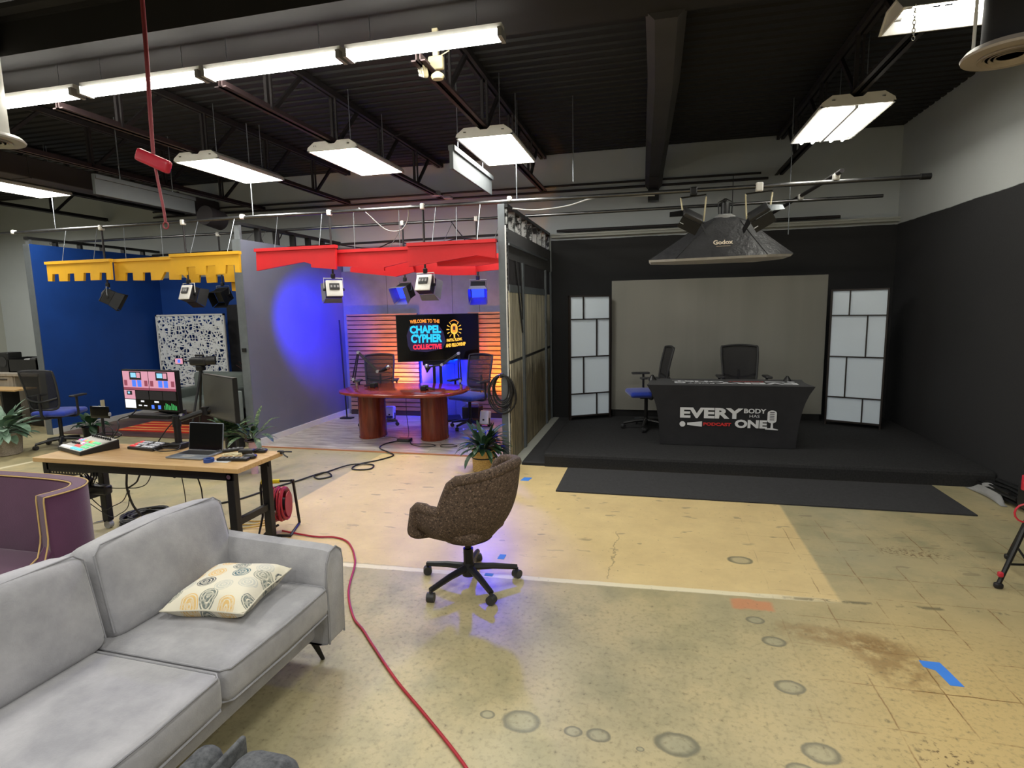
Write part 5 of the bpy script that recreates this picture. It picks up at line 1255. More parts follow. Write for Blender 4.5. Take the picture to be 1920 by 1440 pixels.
MB().cyl((-3.86, 3.87, .78), (-3.86, 3.87, 1.02), .028, 12).build('post', 'black_metal', t, smooth=True, off=o)
MB().tube([(-3.86, 3.87, .95), (-3.98, 4.06, 1.0), (-4.18, 4.04, 1.03), (-4.18, 4.03, 1.20)], .024, 8).build('arm', 'black_metal', t, off=o)
MB().tube([(-3.86, 3.87, .98), (-3.70, 4.02, 1.04), (-3.50, 4.06, 1.08), (-3.45, 4.02, 1.17)], .024, 8).build('arm', 'black_metal', t, off=o)
for p in ((-3.86, 3.87, .96), (-3.98, 4.06, 1.0), (-3.70, 4.02, 1.04)): MB().cyl((p[0], p[1], p[2]-.03), (p[0], p[1], p[2]+.035), .034, 12).build('joint', 'black_metal', t, smooth=True, off=o)
MB().box(-4.42, -4.0, 3.93, 4.06, .975, 1.0).build('cable_tray', 'black_metal', t, off=o)
# phone on stand
t = thing('phone_stand', 'black phone screen on a small black stand, left of the pink monitor', 'phone stand', (-4.66, 3.885, T)); o = W(t)
MB().lathe([(.05, 0), (.05, .01), (.02, .02)], 20).build('foot', 'black_metal', t, smooth=True)
MB().tube([(0, 0, .01), (.005, 0, .24)], .012, 8).build('stem', 'black_metal', t, smooth=True)
MB().rbox((.0, -.012, .285), (.205, .012, .105), .006).build('phone', 'screen_off', t, smooth=True)
MB().rbox((.105, -.012, .27), (.014, .02, .03), .004).build('grip', 'grey_plastic', t, smooth=True)
# small things at the right end
t = thing('tape_roll', 'small roll of blue tape on the workbench in front of the laptop', 'tape', (-3.26, 3.53, T))
bt = mat('blue_tape', (38, 70, 140), .5); M['blue_tape'] = bt
MB().lathe([(.022, 0), (.038, 0), (.038, .028), (.022, .028), (.022, 0)], 24).build('tape_ring', 'blue_tape', t, smooth=True)
def remote(lab, x, y, rz, L=.20, Wd=.05, m_='black_plastic'):
    t = thing('remote_control', lab, 'remote control', (x, y, T), rz)
    MB().rbox((0, 0, .012), (L, Wd, .022), .008).build('case', m_, t, smooth=True)
    for i in range(5):
        for j in (-1, 1): MB().cbox((-L*.35+i*L*.16, j*Wd*.2, .0245), (L*.07, Wd*.2, .003)).build('button', 'grey_plastic', t)
remote('slim dark remote just behind and right of the laptop lid', -3.33, 3.84, .75)
remote('thick black remote in front of the pale cable pile', -3.10, 3.60, .18, .24, .06)
def mouse(lab, x, y, rz):
    t = thing('computer_mouse', lab, 'mouse', (x, y, T), rz)
    MB().rbox((0, 0, .014), (.10, .06, .028), .013, puff=.006).build('shell', 'black_plastic', t, smooth=True)
    MB().cyl((.025, -.004, .031), (.025, .004, .031), .008, 10).build('wheel', 'grey_plastic', t)
mouse('black mouse near the front right corner of the workbench', -3.02, 3.68, .3)
mouse('flat grey puck by the rear right corner of the workbench', -3.06, 3.86, .1)
tag(MB().box(-3.25, -3.10, 3.53, 3.60, T, T+.002).build('paper_slip', 'white_text'), 'white slip of paper by the roll of blue tape', 'paper')
rc = random.Random(11)
pts = [(-3.20+.10*math.cos(i*1.9)*rc.uniform(.5, 1), 3.72+.06*math.sin(i*2.3)*rc.uniform(.5, 1), T+.006+.003*(i % 6)) for i in range(16)]
tag(MB().tube(spline(pts, 5), .004, 6).build('pale_cable', 'cream_plastic', smooth=True), 'tangle of pale cable between the two remotes', 'cable')
t = thing('card_reader', 'small black device with cables behind the pale tangle', 'device', (-3.14, 3.80, T), .2)
MB().rbox((0, 0, .02), (.12, .06, .036), .012).build('case', 'black_plastic', t, smooth=True)
MB().tube(spline([(.05, 0, .02), (.09, .02, .03), (.08, .05, .03), (.02, .05, .02)], 5), .004, 6).build('lead', 'rubber', t)
# bench cables
cable('looping cable standing between the phone stand and the pink monitor', [(-4.62, 3.86, .76), (-4.50, 3.80, .80), (-4.44, 3.84, .90), (-4.50, 3.90, .96), (-4.42, 3.96, 1.0), (-4.36, 3.98, 1.06)], .005)
cable('cable ring leaning beside the phone stand', [(-4.58+.055*math.cos(a), 3.86, .86+.05*math.sin(a)) for a in [q*.7 for q in range(10)]], .004)
cable('curled cable between the small switcher and the monitor arm', [(-4.0, 3.84, .76), (-3.92, 3.78, .765), (-3.80, 3.78, .77), (-3.82, 3.86, .79), (-3.92, 3.84, .78), (-4.0, 3.76, .765), (-3.88, 3.70, .76), (-3.76, 3.76, .765), (-3.86, 3.88, .80)], .005)
cable('cable arching from the small switcher up to the monitor arm', [(-4.12, 3.92, .78), (-4.04, 3.96, .90), (-3.96, 4.0, .98), (-3.90, 3.92, .97)], .005)
cable('dark cables curling behind the glowing switcher', [(-4.80, 3.82, .79), (-4.70, 3.90, .84), (-4.56, 3.91, .85), (-4.44, 3.86, .84), (-4.52, 3.84, .81), (-4.66, 3.86, .82)], .006)
tag(MB().box(-4.32, -4.22, 3.46, 3.463, .60, .635).box(-4.30, -4.295, 3.45, 3.46, .57, .63).box(-4.27, -4.265, 3.45, 3.46, .58, .63).build('hook_strip', 'black_metal'), 'tiny hooks under the front edge of the workbench', 'hooks')
# power strip bundle under the left end
t = thing('power_supply_bundle', 'tangled power supplies and black cables strapped to the rear left bench leg', 'cable bundle', (-4.62, 3.72, .45)); o = W(t)
MB().rbox((-4.60, 3.70, .40), (.30, .08, .08), .02, mtx=None).build('power_strip', 'black_plastic', t, smooth=True, off=o)
MB().rbox((-4.68, 3.68, .46), (.12, .07, .10), .02).build('adapter', 'black_plastic', t, smooth=True, off=o)
rc = random.Random(5)
for q in range(6):
    c0_ = (-4.66+rc.uniform(-.06, .08), 3.69+rc.uniform(-.02, .02), .52+rc.uniform(-.04, .05)); r1_, r2_ = rc.uniform(.03, .06), rc.uniform(.05, .10)
    MB().tube([(c0_[0]+r1_*math.cos(a), c0_[1]+.02*math.sin(a*2), c0_[2]+r2_*math.sin(a)) for a in [2*PI*i/16 for i in range(16)]], .005, 6, closed=True).build('cable_loop', 'rubber', t, smooth=True, off=o)
cable('thick cable dropping from the bench to the coil on the floor', [(-4.18, 3.66, .64), (-4.25, 3.70, .52), (-4.28, 3.72, .40), (-4.29, 3.78, .22), (-4.30, 3.92, .04), (-4.34, 3.98, .02)], .009)
MBt = [(-4.02, 3.66, .64), (-4.10, 3.68, .54), (-4.16, 3.70, .48), (-4.27, 3.71, .42)]
cable('thin cable from under the bench middle to the tied bundle', MBt, .007)
cable('thin cable swooping from the bench middle to the tied bundle', [(-3.88, 3.62, .64), (-4.0, 3.66, .50), (-4.14, 3.70, .44), (-4.27, 3.72, .42), (-4.45, 3.70, .42), (-4.58, 3.70, .46)], .004)
cable('thin slack cable between tied bundle and rear left bench leg', [(-4.27, 3.72, .41), (-4.36, 3.74, .30), (-4.48, 3.74, .24), (-4.60, 3.76, .20), (-4.72, 3.72, .34)], .004)
cable('second thin slack cable near the rear left bench leg', [(-4.27, 3.73, .40), (-4.34, 3.76, .24), (-4.46, 3.78, .16), (-4.60, 3.80, .12), (-4.78, 3.74, .28)], .0035)
cable('thin cable hanging under the bench with an inline switch', [(-3.46, 3.60, .64), (-3.44, 3.62, .50), (-3.43, 3.62, .40), (-3.40, 3.66, .22)], .005)
cable('thin straight cable hanging right of the bench middle', [(-3.60, 3.60, .64), (-3.60, 3.62, .44), (-3.64, 3.66, .24), (-3.72, 3.72, .04)], .0035)
cable('short looped wire under the right half of the bench front', [(-3.78, 3.60, .64), (-3.70, 3.60, .60), (-3.66, 3.60, .58), (-3.62, 3.60, .62), (-3.62, 3.60, .64)], .004)
MB_ = MB(); rc = random.Random(8)
t = thing('floor_cable_coil', 'flat coil of black cable on the concrete under the workbench', 'cable coil', (-4.52, 4.08, 0)); o = W(t)
for q in range(12):
    rx, ry = .105+.019*(q % 6), .115+.021*((q*5+2) % 6); z = .010+.007*(q//2)
    MB().tube([(-4.52+rc.uniform(-.01, .01)+rx*math.cos(a)*(1+.05*math.sin(2*a+q)), 4.08+ry*math.sin(a), z+.004*math.sin(3*a+q)) for a in [2*PI*i/30 for i in range(30)]], .009, 8, closed=True).build('cable_loop', 'rubber', t, smooth=True, off=o)
# cable reel with red cable
t = thing('cable_reel', 'cable reel wound with red cable on a black stand with yellow grip, by the bench', 'cable reel', (-3.09, 4.08, 0)); o = W(t)
m = Matrix.Translation((-3.09, 4.06, .24)) @ Matrix.Rotation(.35, 4, 'Z')
MB().cyl(m @ Vector((-.08, 0, 0)), m @ Vector((.08, 0, 0)), .055, 20).build('drum', 'black_plastic', t, smooth=True, off=o)
for q in range(10):
    for lay in (0, 1):
        x = -.068+.015*q+.004*lay; r = .118+.012*lay+.006*((q*5) % 3)
        MB().tube([m @ Vector((x+.010*math.sin(a+q*1.7), r*math.cos(a)*(1+.02*math.sin(a+q)), r*math.sin(a))) for a in [2*PI*i/24 for i in range(24)]], .009, 6, closed=True).build('wound_cable', 'red_cable', t, smooth=True, off=o)
MB().cyl(m @ Vector((.088, 0, 0)), m @ Vector((.094, 0, 0)), .105, 24).build('flange', 'red_cable', t, smooth=True, off=o)
MB().tube([m @ Vector(p) for p in ((.02, -.14, -.225), (.13, -.16, -.225), (.13, .14, -.225), (.125, .05, .19), (.12, 0, .20))], .012, 8).build('stand', 'black_metal', t, smooth=True, off=o)
MB().tube([m @ Vector(p) for p in ((.12, 0, .20), (0, 0, .20))], .010, 8).build('handle_bar', 'black_metal', t, smooth=True, off=o)
MB().tube([m @ Vector(p) for p in ((.03, 0, .20), (-.12, 0, .20))], .019, 12).build('grip', 'yellow_grip', t, smooth=True, off=o)
MB().tube([m @ Vector(p) for p in ((-.12, 0, .20), (-.13, 0, .14), (-.13, .0, -.10), (-.13, -.14, -.225), (.02, -.14, -.225))], .010, 8).build('stand_leg', 'black_metal', t, smooth=True, off=o)
for i, (dx_, dy) in enumerate(((-.22, .02), (-.26, .10), (-.24, .18))):
    cable(['yellow cable spreading left of the red reel, nearest the sofa', 'middle yellow cable spreading left of the red reel', 'rear yellow cable spreading left of the red reel'][i], [(-3.11, 4.08, .10+.03*i), (-3.20, 4.06+dy*.4, .05+.02*i), (-3.30, 4.06+dy, .02), (-3.42, 4.02+dy, .01), (-3.55, 3.98+dy*1.2, .01)], .006, 'yellow_cable')
cable('dark cable bundle dropping at the foot of the red reel', [(-3.02, 3.96, .10), (-3.08, 3.92, .06), (-3.12, 3.90, .02), (-3.0, 3.88, .015), (-2.95, 3.9, .02)], .010, 'rubber')
cable('long red cable snaking from the bench reel across the floor to the bottom edge', [(-3.05, 4.04, .012), (-2.71, 3.99, .010), (-2.54, 4.01, .010), (-2.40, 3.96, .010), (-2.28, 3.84, .010), (-2.18, 3.70, .010), (-2.10, 3.56, .010), (-1.95, 3.21, .010), (-1.76, 2.93, .010), (-1.62, 2.80, .010), (-1.49, 2.67, .010), (-1.23, 2.42, .010), (-.98, 2.21, .010), (-.73, 1.99, .010), (-.5, 1.75, .010)], .0075, 'red_cable')

# ------------------------------------------------------------------ plants
def plant(name, lab, loc, h, spread, n, pot, seed, leafm='leaf', wl=.05, z0=.26, cat='potted plant', flowers=None):
    t = thing(name, lab, cat, loc); rg = random.Random(seed); mb = MB()
    for i in range(n):
        a = rg.uniform(0, 2*PI); L = h*rg.uniform(.55, 1.05); el = rg.uniform(.25, 1.35); bend = rg.uniform(.4, 1.3); wd = wl*rg.uniform(.7, 1.2)
        p = Vector((.03*math.cos(a), .03*math.sin(a), z0)); d = Vector((math.cos(a)*math.cos(el), math.sin(a)*math.cos(el), math.sin(el)))
        side = Vector((-math.sin(a), math.cos(a), 0)); K = 8; vs = []; 
        for k in range(K+1):
            u = k/K; ww = wd*(max(0, math.sin(PI*max(0, (u-.25)/.75)))**.7 if u > .25 else 0)+.004
            if u > .98: ww = .001
            vs += [p+side*ww, p+Vector((0, 0, -.15*ww)), p-side*ww]
            d = (d+Vector((0, 0, -bend*.13*(1+u)))).normalized(); p = p+d*(L/K)
            q = Vector((p.x, p.y, 0))
            if q.length > spread: p.x *= .97; p.y *= .97
            p.z = max(.03, p.z)
        for k in range(K):
            b = k*3; mb.add([], [])
        base = len(mb.v); mb.v += [tuple(v) for v in vs]
        for k in range(K):
            b = base+k*3; mb.f += [(b, b+1, b+4, b+3), (b+1, b+2, b+5, b+4)]
    mb.build('foliage', leafm, t, smooth=True)
    pot(t)
    MB().lathe([(.01, z0-.03), (.09, z0-.03), (.09, z0-.02)], 20).build('soil', 'soil', t)
    if flowers:
        for i in range(flowers[1]):
            a = rg.uniform(0, 2*PI); r = rg.uniform(.03, spread*.7); z = z0+rg.uniform(.08, h*.6)
            f = MB()
            for k in range(4):
                b = k*PI/2+a; f.add([(r*math.cos(a), r*math.sin(a), z), (r*math.cos(a)+.025*math.cos(b), r*math.sin(a)+.025*math.sin(b), z+.015), (r*math.cos(a)+.03*math.cos(b+.5), r*math.sin(a)+.03*math.sin(b+.5), z+.02), (r*math.cos(a)+.025*math.cos(b+1), r*math.sin(a)+.025*math.sin(b+1), z+.012)], [(0, 1, 2, 3)])
            f.build('flower', flowers[0], t)
    return t
def basket_mat(c1, c2):
    k = NT('woven_basket'); p = k.obj(); w_ = k.n('ShaderNodeTexWave'); k.ln(p, w_.inputs['Vector']); w_.bands_direction = 'Z'; w_.inputs['Scale'].default_value = 26; w_.inputs['Distortion'].default_value = 4
    v = k.n('ShaderNodeTexVoronoi'); k.ln(p, v.inputs['Vector']); v.inputs['Scale'].default_value = 70
    f = k.math('MULTIPLY', w_.outputs[1], v.outputs['Distance']); k.base(k.mix(k.ramp(f, 0, .5), s2l(c1), s2l(c2))); k.rough(.8); k.bump(f, .6, .01); return k.m
M['basket'] = basket_mat((150, 116, 60), (206, 176, 112)); M['basket_pale'] = basket_mat((128, 118, 106), (176, 164, 148))
def pot_basket(t):
    MB().lathe([(.105, 0), (.13, .01), (.135, .24), (.14, .25), (.125, .25), (.12, .22)], 28).build('pot', 'basket', t, smooth=True)
    MB().lathe([(.1345, .155), (.138, .158), (.138, .166), (.1345, .169)], 28).build('dark_band', 'black_cloth', t, smooth=True)
def pot_pale(t): MB().lathe([(.17, 0), (.185, .01), (.205, .28), (.21, .30), (.19, .30), (.18, .27)], 28).build('pot', 'basket_pale', t, smooth=True)
M['violet_petal'] = mat('violet_petal', (70, 60, 200), .6)
M['white_petal'] = mat('white_petal', (228, 230, 214), .6)
plant('potted_plant', 'dark leafy plant with violet flowers in a woven basket, at the booth corner post', (-1.88, 6.14, 0), .38, .32, 120, pot_basket, 4, wl=.024, flowers=('violet_petal', 7))
plant('potted_plant', 'broad leaved plant in a pale woven pot at the left edge of the floor', (-8.62, 5.74, 0), .52, .42, 84, pot_pale, 9, 'leaf_pale', .05, .30, flowers=('white_petal', 3))
plant('potted_plant', 'low dark plant in a small pot behind the left mesh chair', (-8.30, 6.72, 0), .34, .22, 30, lambda t: MB().lathe([(.09, 0), (.11, .2), (.12, .2), (.1, .19)], 20).build('pot', 'black_plastic', t, smooth=True), 12, 'leaf', .04, .2)
# plants by the grey partition end
def tallpot(z, m_, r=.05):
    def f(t): MB().lathe([(r*.7, 0), (r*.8, z), (r, z+.02), (r*.85, z+.02)], 16).build('pot', m_, t, smooth=True)
    return f
M['pink_pot'] = mat('pink_pot', (214, 176, 190), .5)
plant('potted_plant', 'mottled green plant hanging over the end of the grey partition, left of the pink pot', (-4.84, 5.60, 0), .34, .22, 44, lambda t: MB().cyl((0, 0, 0), (0, 0, .42), .06, 16).build('plant_stand', 'black_metal', t, smooth=True), 21, 'leaf_mottled', .042, .45)
plant('potted_plant', 'tall sprawling plant in a slim pink pot by the grey partition end', (-4.50, 5.55, 0), .42, .20, 26, tallpot(.38, 'pink_pot', .055), 33, 'leaf_mottled', .028, .42)
t = thing('dried_plant', 'dark reddish dried branches standing in front of the black panel', 'dried plant', (-6.45, 8.35, .012)); rg = random.Random(6); mb = MB()
for i in range(26):
    a = rg.uniform(0, 2*PI); pts = [(0, 0, .3)]; d = Vector((math.cos(a)*.45, math.sin(a)*.4, 1)).normalized()
    p = Vector((0, 0, .55))
    for k in range(5): pts.append(tuple(p)); d = (d+Vector((rg.uniform(-.3, .3), rg.uniform(-.3, .3), 0))).normalized(); p = p+d*.16
    mb.tube(pts, .006, 5)
mb.build('branches', mat('dried_branch', (60, 34, 34), .9), t)
MB().lathe([(.08, 0), (.12, .2), (.07, .4), (.08, .5)], 20).build('vase', 'black_plastic', t, smooth=True)

# ------------------------------------------------------------------ inside the blue booth
def web_mat():
    k = NT('web_cutout'); p = k.obj(); c = None
    nv = k.n('ShaderNodeMapping'); k.ln(p, nv.inputs[0])
    for sc_, st, an in ((6, (1, 1, 2.6), .5), (5, (2.6, 1, 1), -.4)):
        mp = k.n('ShaderNodeMapping'); k.ln(p, mp.inputs[0]); mp.inputs['Scale'].default_value = st; mp.inputs['Rotation'].default_value = (0, an, 0)
        v = k.n('ShaderNodeTexVoronoi'); v.feature = 'DISTANCE_TO_EDGE'; k.ln(mp.outputs[0], v.inputs['Vector']); v.inputs['Scale'].default_value = sc_
        f = k.ramp(v.outputs['Distance'], (.095 if sc_ == 6 else .062), (.085 if sc_ == 6 else .054)); c = f if c is None else k.math('MAXIMUM', c, f)
    k.base(s2l((232, 236, 236))); k.rough(.5)
    tr = k.n('ShaderNodeBsdfTransparent'); mx = k.n('ShaderNodeMixShader'); k.ln(c, mx.inputs[0]); k.ln(tr.outputs[0], mx.inputs[1]); k.ln(k.b.outputs[0], mx.inputs[2])
    k.ln(mx.outputs[0], k.t.nodes['Material Output'].inputs[0]); return k.m
t = thing('web_screen', 'white screen with a web like cut out pattern in the blue booth corner', 'decorative screen', (-8.4, 8.9, .52)); o = W(t)
MB().box(-9.10, -7.62, 8.90, 8.912, .53, 1.84).build('cutout_sheet', web_mat(), t, off=o)
f = MB()
for a in ((-9.12, -9.09, .50, 1.86), (-7.63, -7.60, .50, 1.86), (-9.12, -7.60, .50, .53), (-9.12, -7.60, 1.83, 1.86)): f.box(a[0], a[1], 8.89, 8.92, a[2], a[3])
f.build('frame', 'white_paint', t, off=o)
for x in (-9.1, -7.62): MB().box(x-.015, x+.015, 8.89, 8.92, .012, .5).build('leg', 'white_paint', t, off=o)
tag(MB().box(-7.72, -6.2, 9.12, 9.17, .012, 2.02).build('privacy_screen', 'black_cloth'), 'tall black panel behind the dried branches, right of the white web screen', 'panel')
t = thing('grey_armchair', 'grey green upholstered seat back seen between the two monitors', 'chair', (-7.30, 8.1, .012)); o = W(t)
gg = mat('grey_green_upholstery', (104, 112, 108), .9, 0, .1); M['gg'] = gg
MB().rbox((-7.35, 8.42, .60), (1.05, .18, .50), .06).build('backrest', 'gg', t, smooth=True, off=o)
MB().rbox((-7.35, 8.05, .34), (1.0, .62, .22), .05).build('seat', 'gg', t, smooth=True, off=o)
for s_ in (-1, 1): MB().rbox((-7.35+s_*.50, 8.1, .42), (.14, .72, .38), .05).build('armrest', 'gg', t, smooth=True, off=o)
MB().box(-7.8, -6.9, 7.8, 8.4, .012, .24).build('plinth', 'black_metal', t, off=o)
def rugm():
    k = NT('striped_rug'); p = k.obj(); w_ = k.n('ShaderNodeTexWave'); k.ln(p, w_.inputs['Vector']); w_.wave_type = 'RINGS'; w_.inputs['Scale'].default_value = .8; w_.inputs['Distortion'].default_value = 1.5
    rp = k.n('ShaderNodeValToRGB'); k.ln(w_.outputs[1], rp.inputs[0]); rp.color_ramp.interpolation = 'CONSTANT'
    rp.color_ramp.elements[0].color = (*s2l((190, 40, 24)), 1); rp.color_ramp.elements[1].position = .3; rp.color_ramp.elements[1].color = (*s2l((226, 130, 40)), 1)
    for q, c_ in ((.6, (232, 196, 130)), (.75, (196, 50, 24))):
        e = rp.color_ramp.elements.new(q); e.color = (*s2l(c_), 1)
    k.base(rp.outputs[0]); k.rough(.95); return k.m
t = thing('area_rug', 'red and orange swirl patterned rug on the blue booth floor', 'rug', (-7.6, 7.62, .012))
MB().box(-.85, .95, -.36, .36, 0, .012).build('rug_pile', rugm(), t)
# camera on tripod
t = thing('video_camera', 'black video camera on a tripod with a small bright flip out screen', 'camera', (-6.02, 6.5, 0)); o = W(t)
MB().rbox((-6.0, 6.5, 1.22), (.26, .13, .11), .03).build('body', 'black_plastic', t, smooth=True, off=o)
MB().cyl((-5.90, 6.50, 1.23), (-5.80, 6.56, 1.23), .06, 18).build('lens_hood', 'black_plastic', t, smooth=True, off=o)
MB().rbox((-6.0, 6.5, 1.30), (.14, .03, .03), .01).build('top_handle', 'black_plastic', t, smooth=True, off=o)
fs_ = MB().box(-6.35, -6.22, 6.44, 6.455, 1.18, 1.27).build('flip_screen', 'black_plastic', t, off=o)
MB().box(-6.345, -6.225, 6.436, 6.44, 1.19, 1.265).build('screen_image', 'scr_pink', fs_, off=o)
MB().box(-6.30, -6.26, 6.432, 6.436, 1.205, 1.25).build('screen_image', 'scr_blue', fs_, off=o)
MB().tube([(-6.22, 6.45, 1.225), (-6.12, 6.48, 1.225)], .008, 6).build('hinge', 'black_metal', t, off=o)
MB().rbox((-6.0, 6.5, 1.13), (.10, .09, .08), .02).build('tripod_head', 'black_metal', t, smooth=True, off=o)
for k in range(3):
    a = .5+k*2*PI/3; MB().tube([(-6.0, 6.5, 1.10), (-6.0+.35*math.cos(a), 6.5+.35*math.sin(a), 0)], [.018, .012], 8).build('tripod_leg', 'black_metal', t, smooth=True, off=o)
t = thing('stickered_case', 'grey case with a green diamond sticker beside the grey partition post', 'case', (-5.66, 6.62, 0)); o = W(t)
MB().rbox((-5.61, 6.60, .56), (.22, .14, .48), .02).build('case_body', mat('case_grey', (120, 128, 124), .5, .2), t, smooth=True, off=o)
MB().box(-5.70, -5.52, 6.54, 6.66, 0, .33).build('trolley', 'black_metal', t, off=o)
MB().add([(-5.62, 6.526, .62), (-5.57, 6.526, .68), (-5.62, 6.526, .74), (-5.67, 6.526, .68)], [(0, 1, 2, 3)]).build('green_sticker', mat('green_sticker', (170, 196, 60), .5), t, off=o)
# wall socket on the blue partition
tag(MB().rbox((-9.243, 7.75, .36), (.012, .075, .115), .004).build('wall_socket', 'cream_plastic', smooth=True), 'small cream socket plate on the blue partition above the baseboard', 'socket')

# ------------------------------------------------------------------ desk at far left
t = thing('drawer_desk', 'pale laminate desk with drawers against the left edge of the photo', 'desk', (-10.6, 7.7, 0)); o = W(t)
MB().box(-11.9, -9.95, 7.25, 8.0, .88, .92).build('desktop', 'plywood', t, off=o)
MB().box(-11.6, -10.52, 7.30, 7.95, 0.03, .88).build('drawer_unit', 'plywood', t, off=o)
for z in (.06, .34, .62):
    d_ = MB().box(-11.0, -10.54, 7.28, 7.30, z, z+.25).build('drawer', 'plywood', t, off=o); MB().box(-10.9, -10.66, 7.26, 7.28, z+.19, z+.205).build('handle', 'black_metal', d_, off=o)
MB().box(-10.0, -9.96, 7.30, 7.95, 0, .88).build('side_panel', 'plywood', t, off=o)
t = thing('side_table', 'pale wooden board table sticking out behind the left mesh chair back', 'table', (-10.6, 7.0, 0)); o = W(t)
MB().box(-11.3, -9.92, 6.86, 7.2, .685, .71).build('tabletop', 'butcher', t, off=o)
for x in (-11.2, -10.3): MB().box(x, x+.04, 6.9, 7.16, 0, .685).build('leg', 'black_metal', t, off=o)
t = thing('black_speaker', 'black upright speaker box at the left edge, on the drawer desk', 'speaker', (-11.0, 7.6, .92))
MB().rbox((0, 0, .17), (.26, .24, .34), .02).build('cabinet', 'black_plastic', t, smooth=True)
MB().lathe([(.08, -.001), (.09, .004)], 20).build('cone', 'dark_plastic', t).matrix_local = Matrix.Translation((0, -.122, .18)) @ Matrix.Rotation(PI/2, 4, 'X')
t = thing('equipment_crate', 'black open crate with gear on the drawer desk, right of the speaker', 'crate', (-10.52, 7.62, .92))
f = MB(); f.box(-.32, .32, -.17, -.15, 0, .22); f.box(-.32, .32, .15, .17, 0, .25); f.box(-.32, -.30, -.17, .17, 0, .25); f.box(.30, .32, -.17, .17, 0, .25); f.box(-.32, .32, -.17, .17, 0, .02)
f.build('crate_body', 'black_plastic', t)
MB().rbox((-.05, 0, .17), (.16, .12, .12), .03).build('white_gadget', 'grey_plastic', t, smooth=True)
MB().rbox((.15, 0, .15), (.2, .2, .2), .04).build('dark_gadget', 'dark_plastic', t, smooth=True)
t = thing('folded_fabric', 'crumpled grey fabric on the right end of the drawer desk', 'fabric', (-10.1, 7.55, .92))
g = MB().grid(lambda u, v: ((u-.5)*.34, (v-.5)*.3, .005+.11*max(0, math.sin(PI*u))*max(0, math.sin(PI*v))*(1+.4*math.sin(u*14+v*6))), 16, 12).build('cloth', 'baffle', t, smooth=True)
g.modifiers.new('s', 'SOLIDIFY').thickness = .01
tag(MB().rbox((-10.25, 7.6, .22), (.30, .45, .42), .02).build('waste_bin', 'black_plastic', smooth=True), 'black bin in the knee space of the drawer desk', 'bin')

# ------------------------------------------------------------------ floor tape, right edge
M['tape_blue'] = mat('bright_blue_tape', (62, 132, 228), .6, 0, .03)
def ftape(lab, pts): tag(MB().prism(pts, 0, .0015, 'xy').build('floor_tape', 'tape_blue'), lab, 'tape', None)
ftape('blue L shaped tape mark on the near right floor', [(1.365, 3.165), (1.46, 3.165), (1.47, 3.10), (1.485, 2.975), (1.425, 2.975), (1.41, 3.09), (1.365, 3.11)])
ftape('small blue tape mark on the floor left of the charcoal carpet strip', [(-1.38, 5.83), (-1.29, 5.83), (-1.27, 5.95), (-1.36, 5.95)])
ftape('tiny blue tape mark on the white joint line under the tweed chair', [(-1.13, 3.62), (-1.07, 3.62), (-1.07, 3.66), (-1.13, 3.66)])
ftape('second blue tape mark under the tweed chair, behind its base', [(-1.11, 3.90), (-1.06, 3.90), (-1.06, 3.98), (-1.11, 3.98)])
t = thing('light_stand', 'black tripod stand with red knobs, cut off by the right edge of the photo', 'tripod', (2.42, 4.25, 0)); o = W(t)
MB().tube([(2.42, 4.25, .12), (2.42, 4.25, 1.0)], .018, 10).build('column', 'black_metal', t, smooth=True, off=o)
for k, (x, yy) in enumerate(((2.19, 4.12), (2.72, 4.05), (2.5, 4.62))):
    lg = MB().tube([(2.42, 4.25, .55), ((x+2.42)/2, (yy+4.25)/2, .28), (x, yy, .03)], [.018, .016, .014], 8).build('leg', 'black_metal', t, smooth=True, off=o)
    MB().rbox((x, yy, .02), (.05, .04, .04), .015).build('foot', 'rubber', lg, smooth=True, off=o)
    MB().tube([((x*3+2.42)/4, (yy*3+4.25)/4, .155), (2.42, 4.25, .12)], .008, 6).build('spreader', 'black_metal', lg, off=o)
    MB().rbox((x+(.02 if x > 2.3 else -.0), yy-.01, .10), (.03, .03, .035), .01).build('red_clip', 'red_plastic', lg, smooth=True, off=o)
MB().rbox((2.38, 4.22, .60), (.12, .12, .18), .03).build('leg_collar', 'black_plastic', t, smooth=True, off=o)
MB().tube([(2.32+.06*math.cos(a), 4.16, .50+.06*math.sin(a)) for a in [2*PI*i/14 for i in range(14)]], .006, 6, closed=True).build('red_strap', 'red_plastic', t, off=o)
MB().rbox((2.36, 4.18, .82), (.10, .10, .12), .02).build('clamp_knob', 'black_plastic', t, smooth=True, off=o)
MB().rbox((2.30, 4.16, .70), (.03, .03, .10), .008).build('red_knob', 'red_plastic', t, smooth=True, off=o)
t = thing('stand_bundle', 'bundle of black stands in an open grey sleeve lying against the right wall', 'equipment bundle', (3.2, 6.2, 0)); o = W(t)
rg = random.Random(4)
for i in range(14):
    MB().tube([(3.10+rg.uniform(0, .18), 6.36-rg.uniform(0, .08), .03+.022*(i % 5)), (3.08+rg.uniform(0, .20), 5.75+rg.uniform(-.1, .1), .04+.028*(i % 5))], .016, 6).build('folded_stand', 'black_metal', t, smooth=True, off=o)
g = MB().grid(lambda u, v: (3.03+.03*math.sin(PI*u)+.05*v+.03*u, 6.38-.55*u, .008+.12*v*math.sin(PI*min(1, u*1.1))), 12, 5).build('grey_sleeve', 'grey_plastic', t, smooth=True, off=o)
g.modifiers.new('s', 'SOLIDIFY').thickness = .004
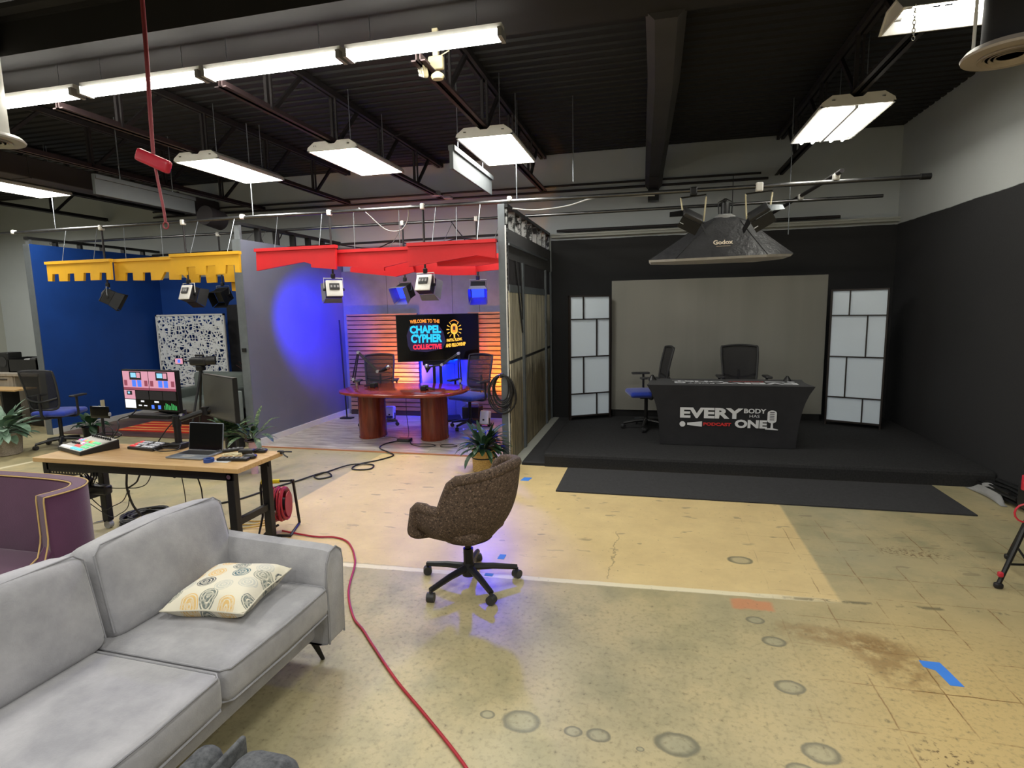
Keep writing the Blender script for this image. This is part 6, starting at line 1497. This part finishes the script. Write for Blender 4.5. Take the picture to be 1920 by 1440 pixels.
# cables up among the pipes
M['grey_cable'] = mat('pale_grey_cable', (170, 170, 168), .6)
cable('black cable drooping in loops along the rear pipe of the red booth', [(-5.2, 9.0, 2.98), (-4.6, 9.02, 2.90), (-4.2, 9.0, 2.99), (-3.6, 9.02, 2.88), (-3.1, 9.0, 2.99), (-2.4, 9.02, 2.92), (-1.8, 9.0, 3.0)], .010)
cable('pale cable looping down from the front pipe above the red valances', [(-3.55, 6.6, 3.12), (-3.45, 6.62, 3.05), (-3.25, 6.7, 2.86), (-3.05, 6.7, 2.84), (-2.93, 6.66, 2.95), (-2.88, 6.6, 3.10), (-2.80, 6.6, 3.08)], .006, 'grey_cable')
cable('pale cable sagging along the front pipe right of the corner post', [(-1.60, 6.62, 3.0), (-1.35, 6.7, 2.98), (-1.0, 6.8, 3.02), (-.7, 6.75, 3.08), (-.45, 6.6, 3.06), (0.0, 6.58, 3.04)], .009, 'grey_cable')
cable('black cable hanging behind the red valances left of the corner post', [(-2.75, 7.7, 3.08), (-2.66, 7.7, 2.95), (-2.55, 7.72, 2.80), (-2.5, 7.7, 2.64)], .008)
cable('black cable strung between the middle pipe and the yellow valances', [(-5.85, 7.7, 3.08), (-5.75, 7.7, 2.90), (-5.62, 7.7, 2.82), (-5.48, 7.7, 2.95), (-5.40, 7.7, 3.08)], .008)
cable('dusty cable swagging under the black deck above the middle ceiling lights', [(-4.6, 7.0, 4.18), (-4.1, 6.9, 4.05), (-3.4, 7.0, 4.02), (-2.8, 7.0, 4.12), (-2.2, 6.9, 4.06), (-1.8, 6.9, 4.16)], .008, 'joist')
t = thing('junction_box', 'small grey junction box at the end of the joist above the red booth', 'junction box', (-3.45, 9.0, 3.72))
MB().rbox((0, 0, 0), (.14, .10, .08), .01).build('box_body', 'grey_plastic', t, smooth=True)
MB().rbox((.20, .02, -.07), (.14, .12, .05), .02).build('lamp_body', 'grey_plastic', t, smooth=True)
MB().tube([(.05, 0, -.02), (.16, .02, -.06)], .01, 6).build('link_conduit', 'grey_plastic', t)
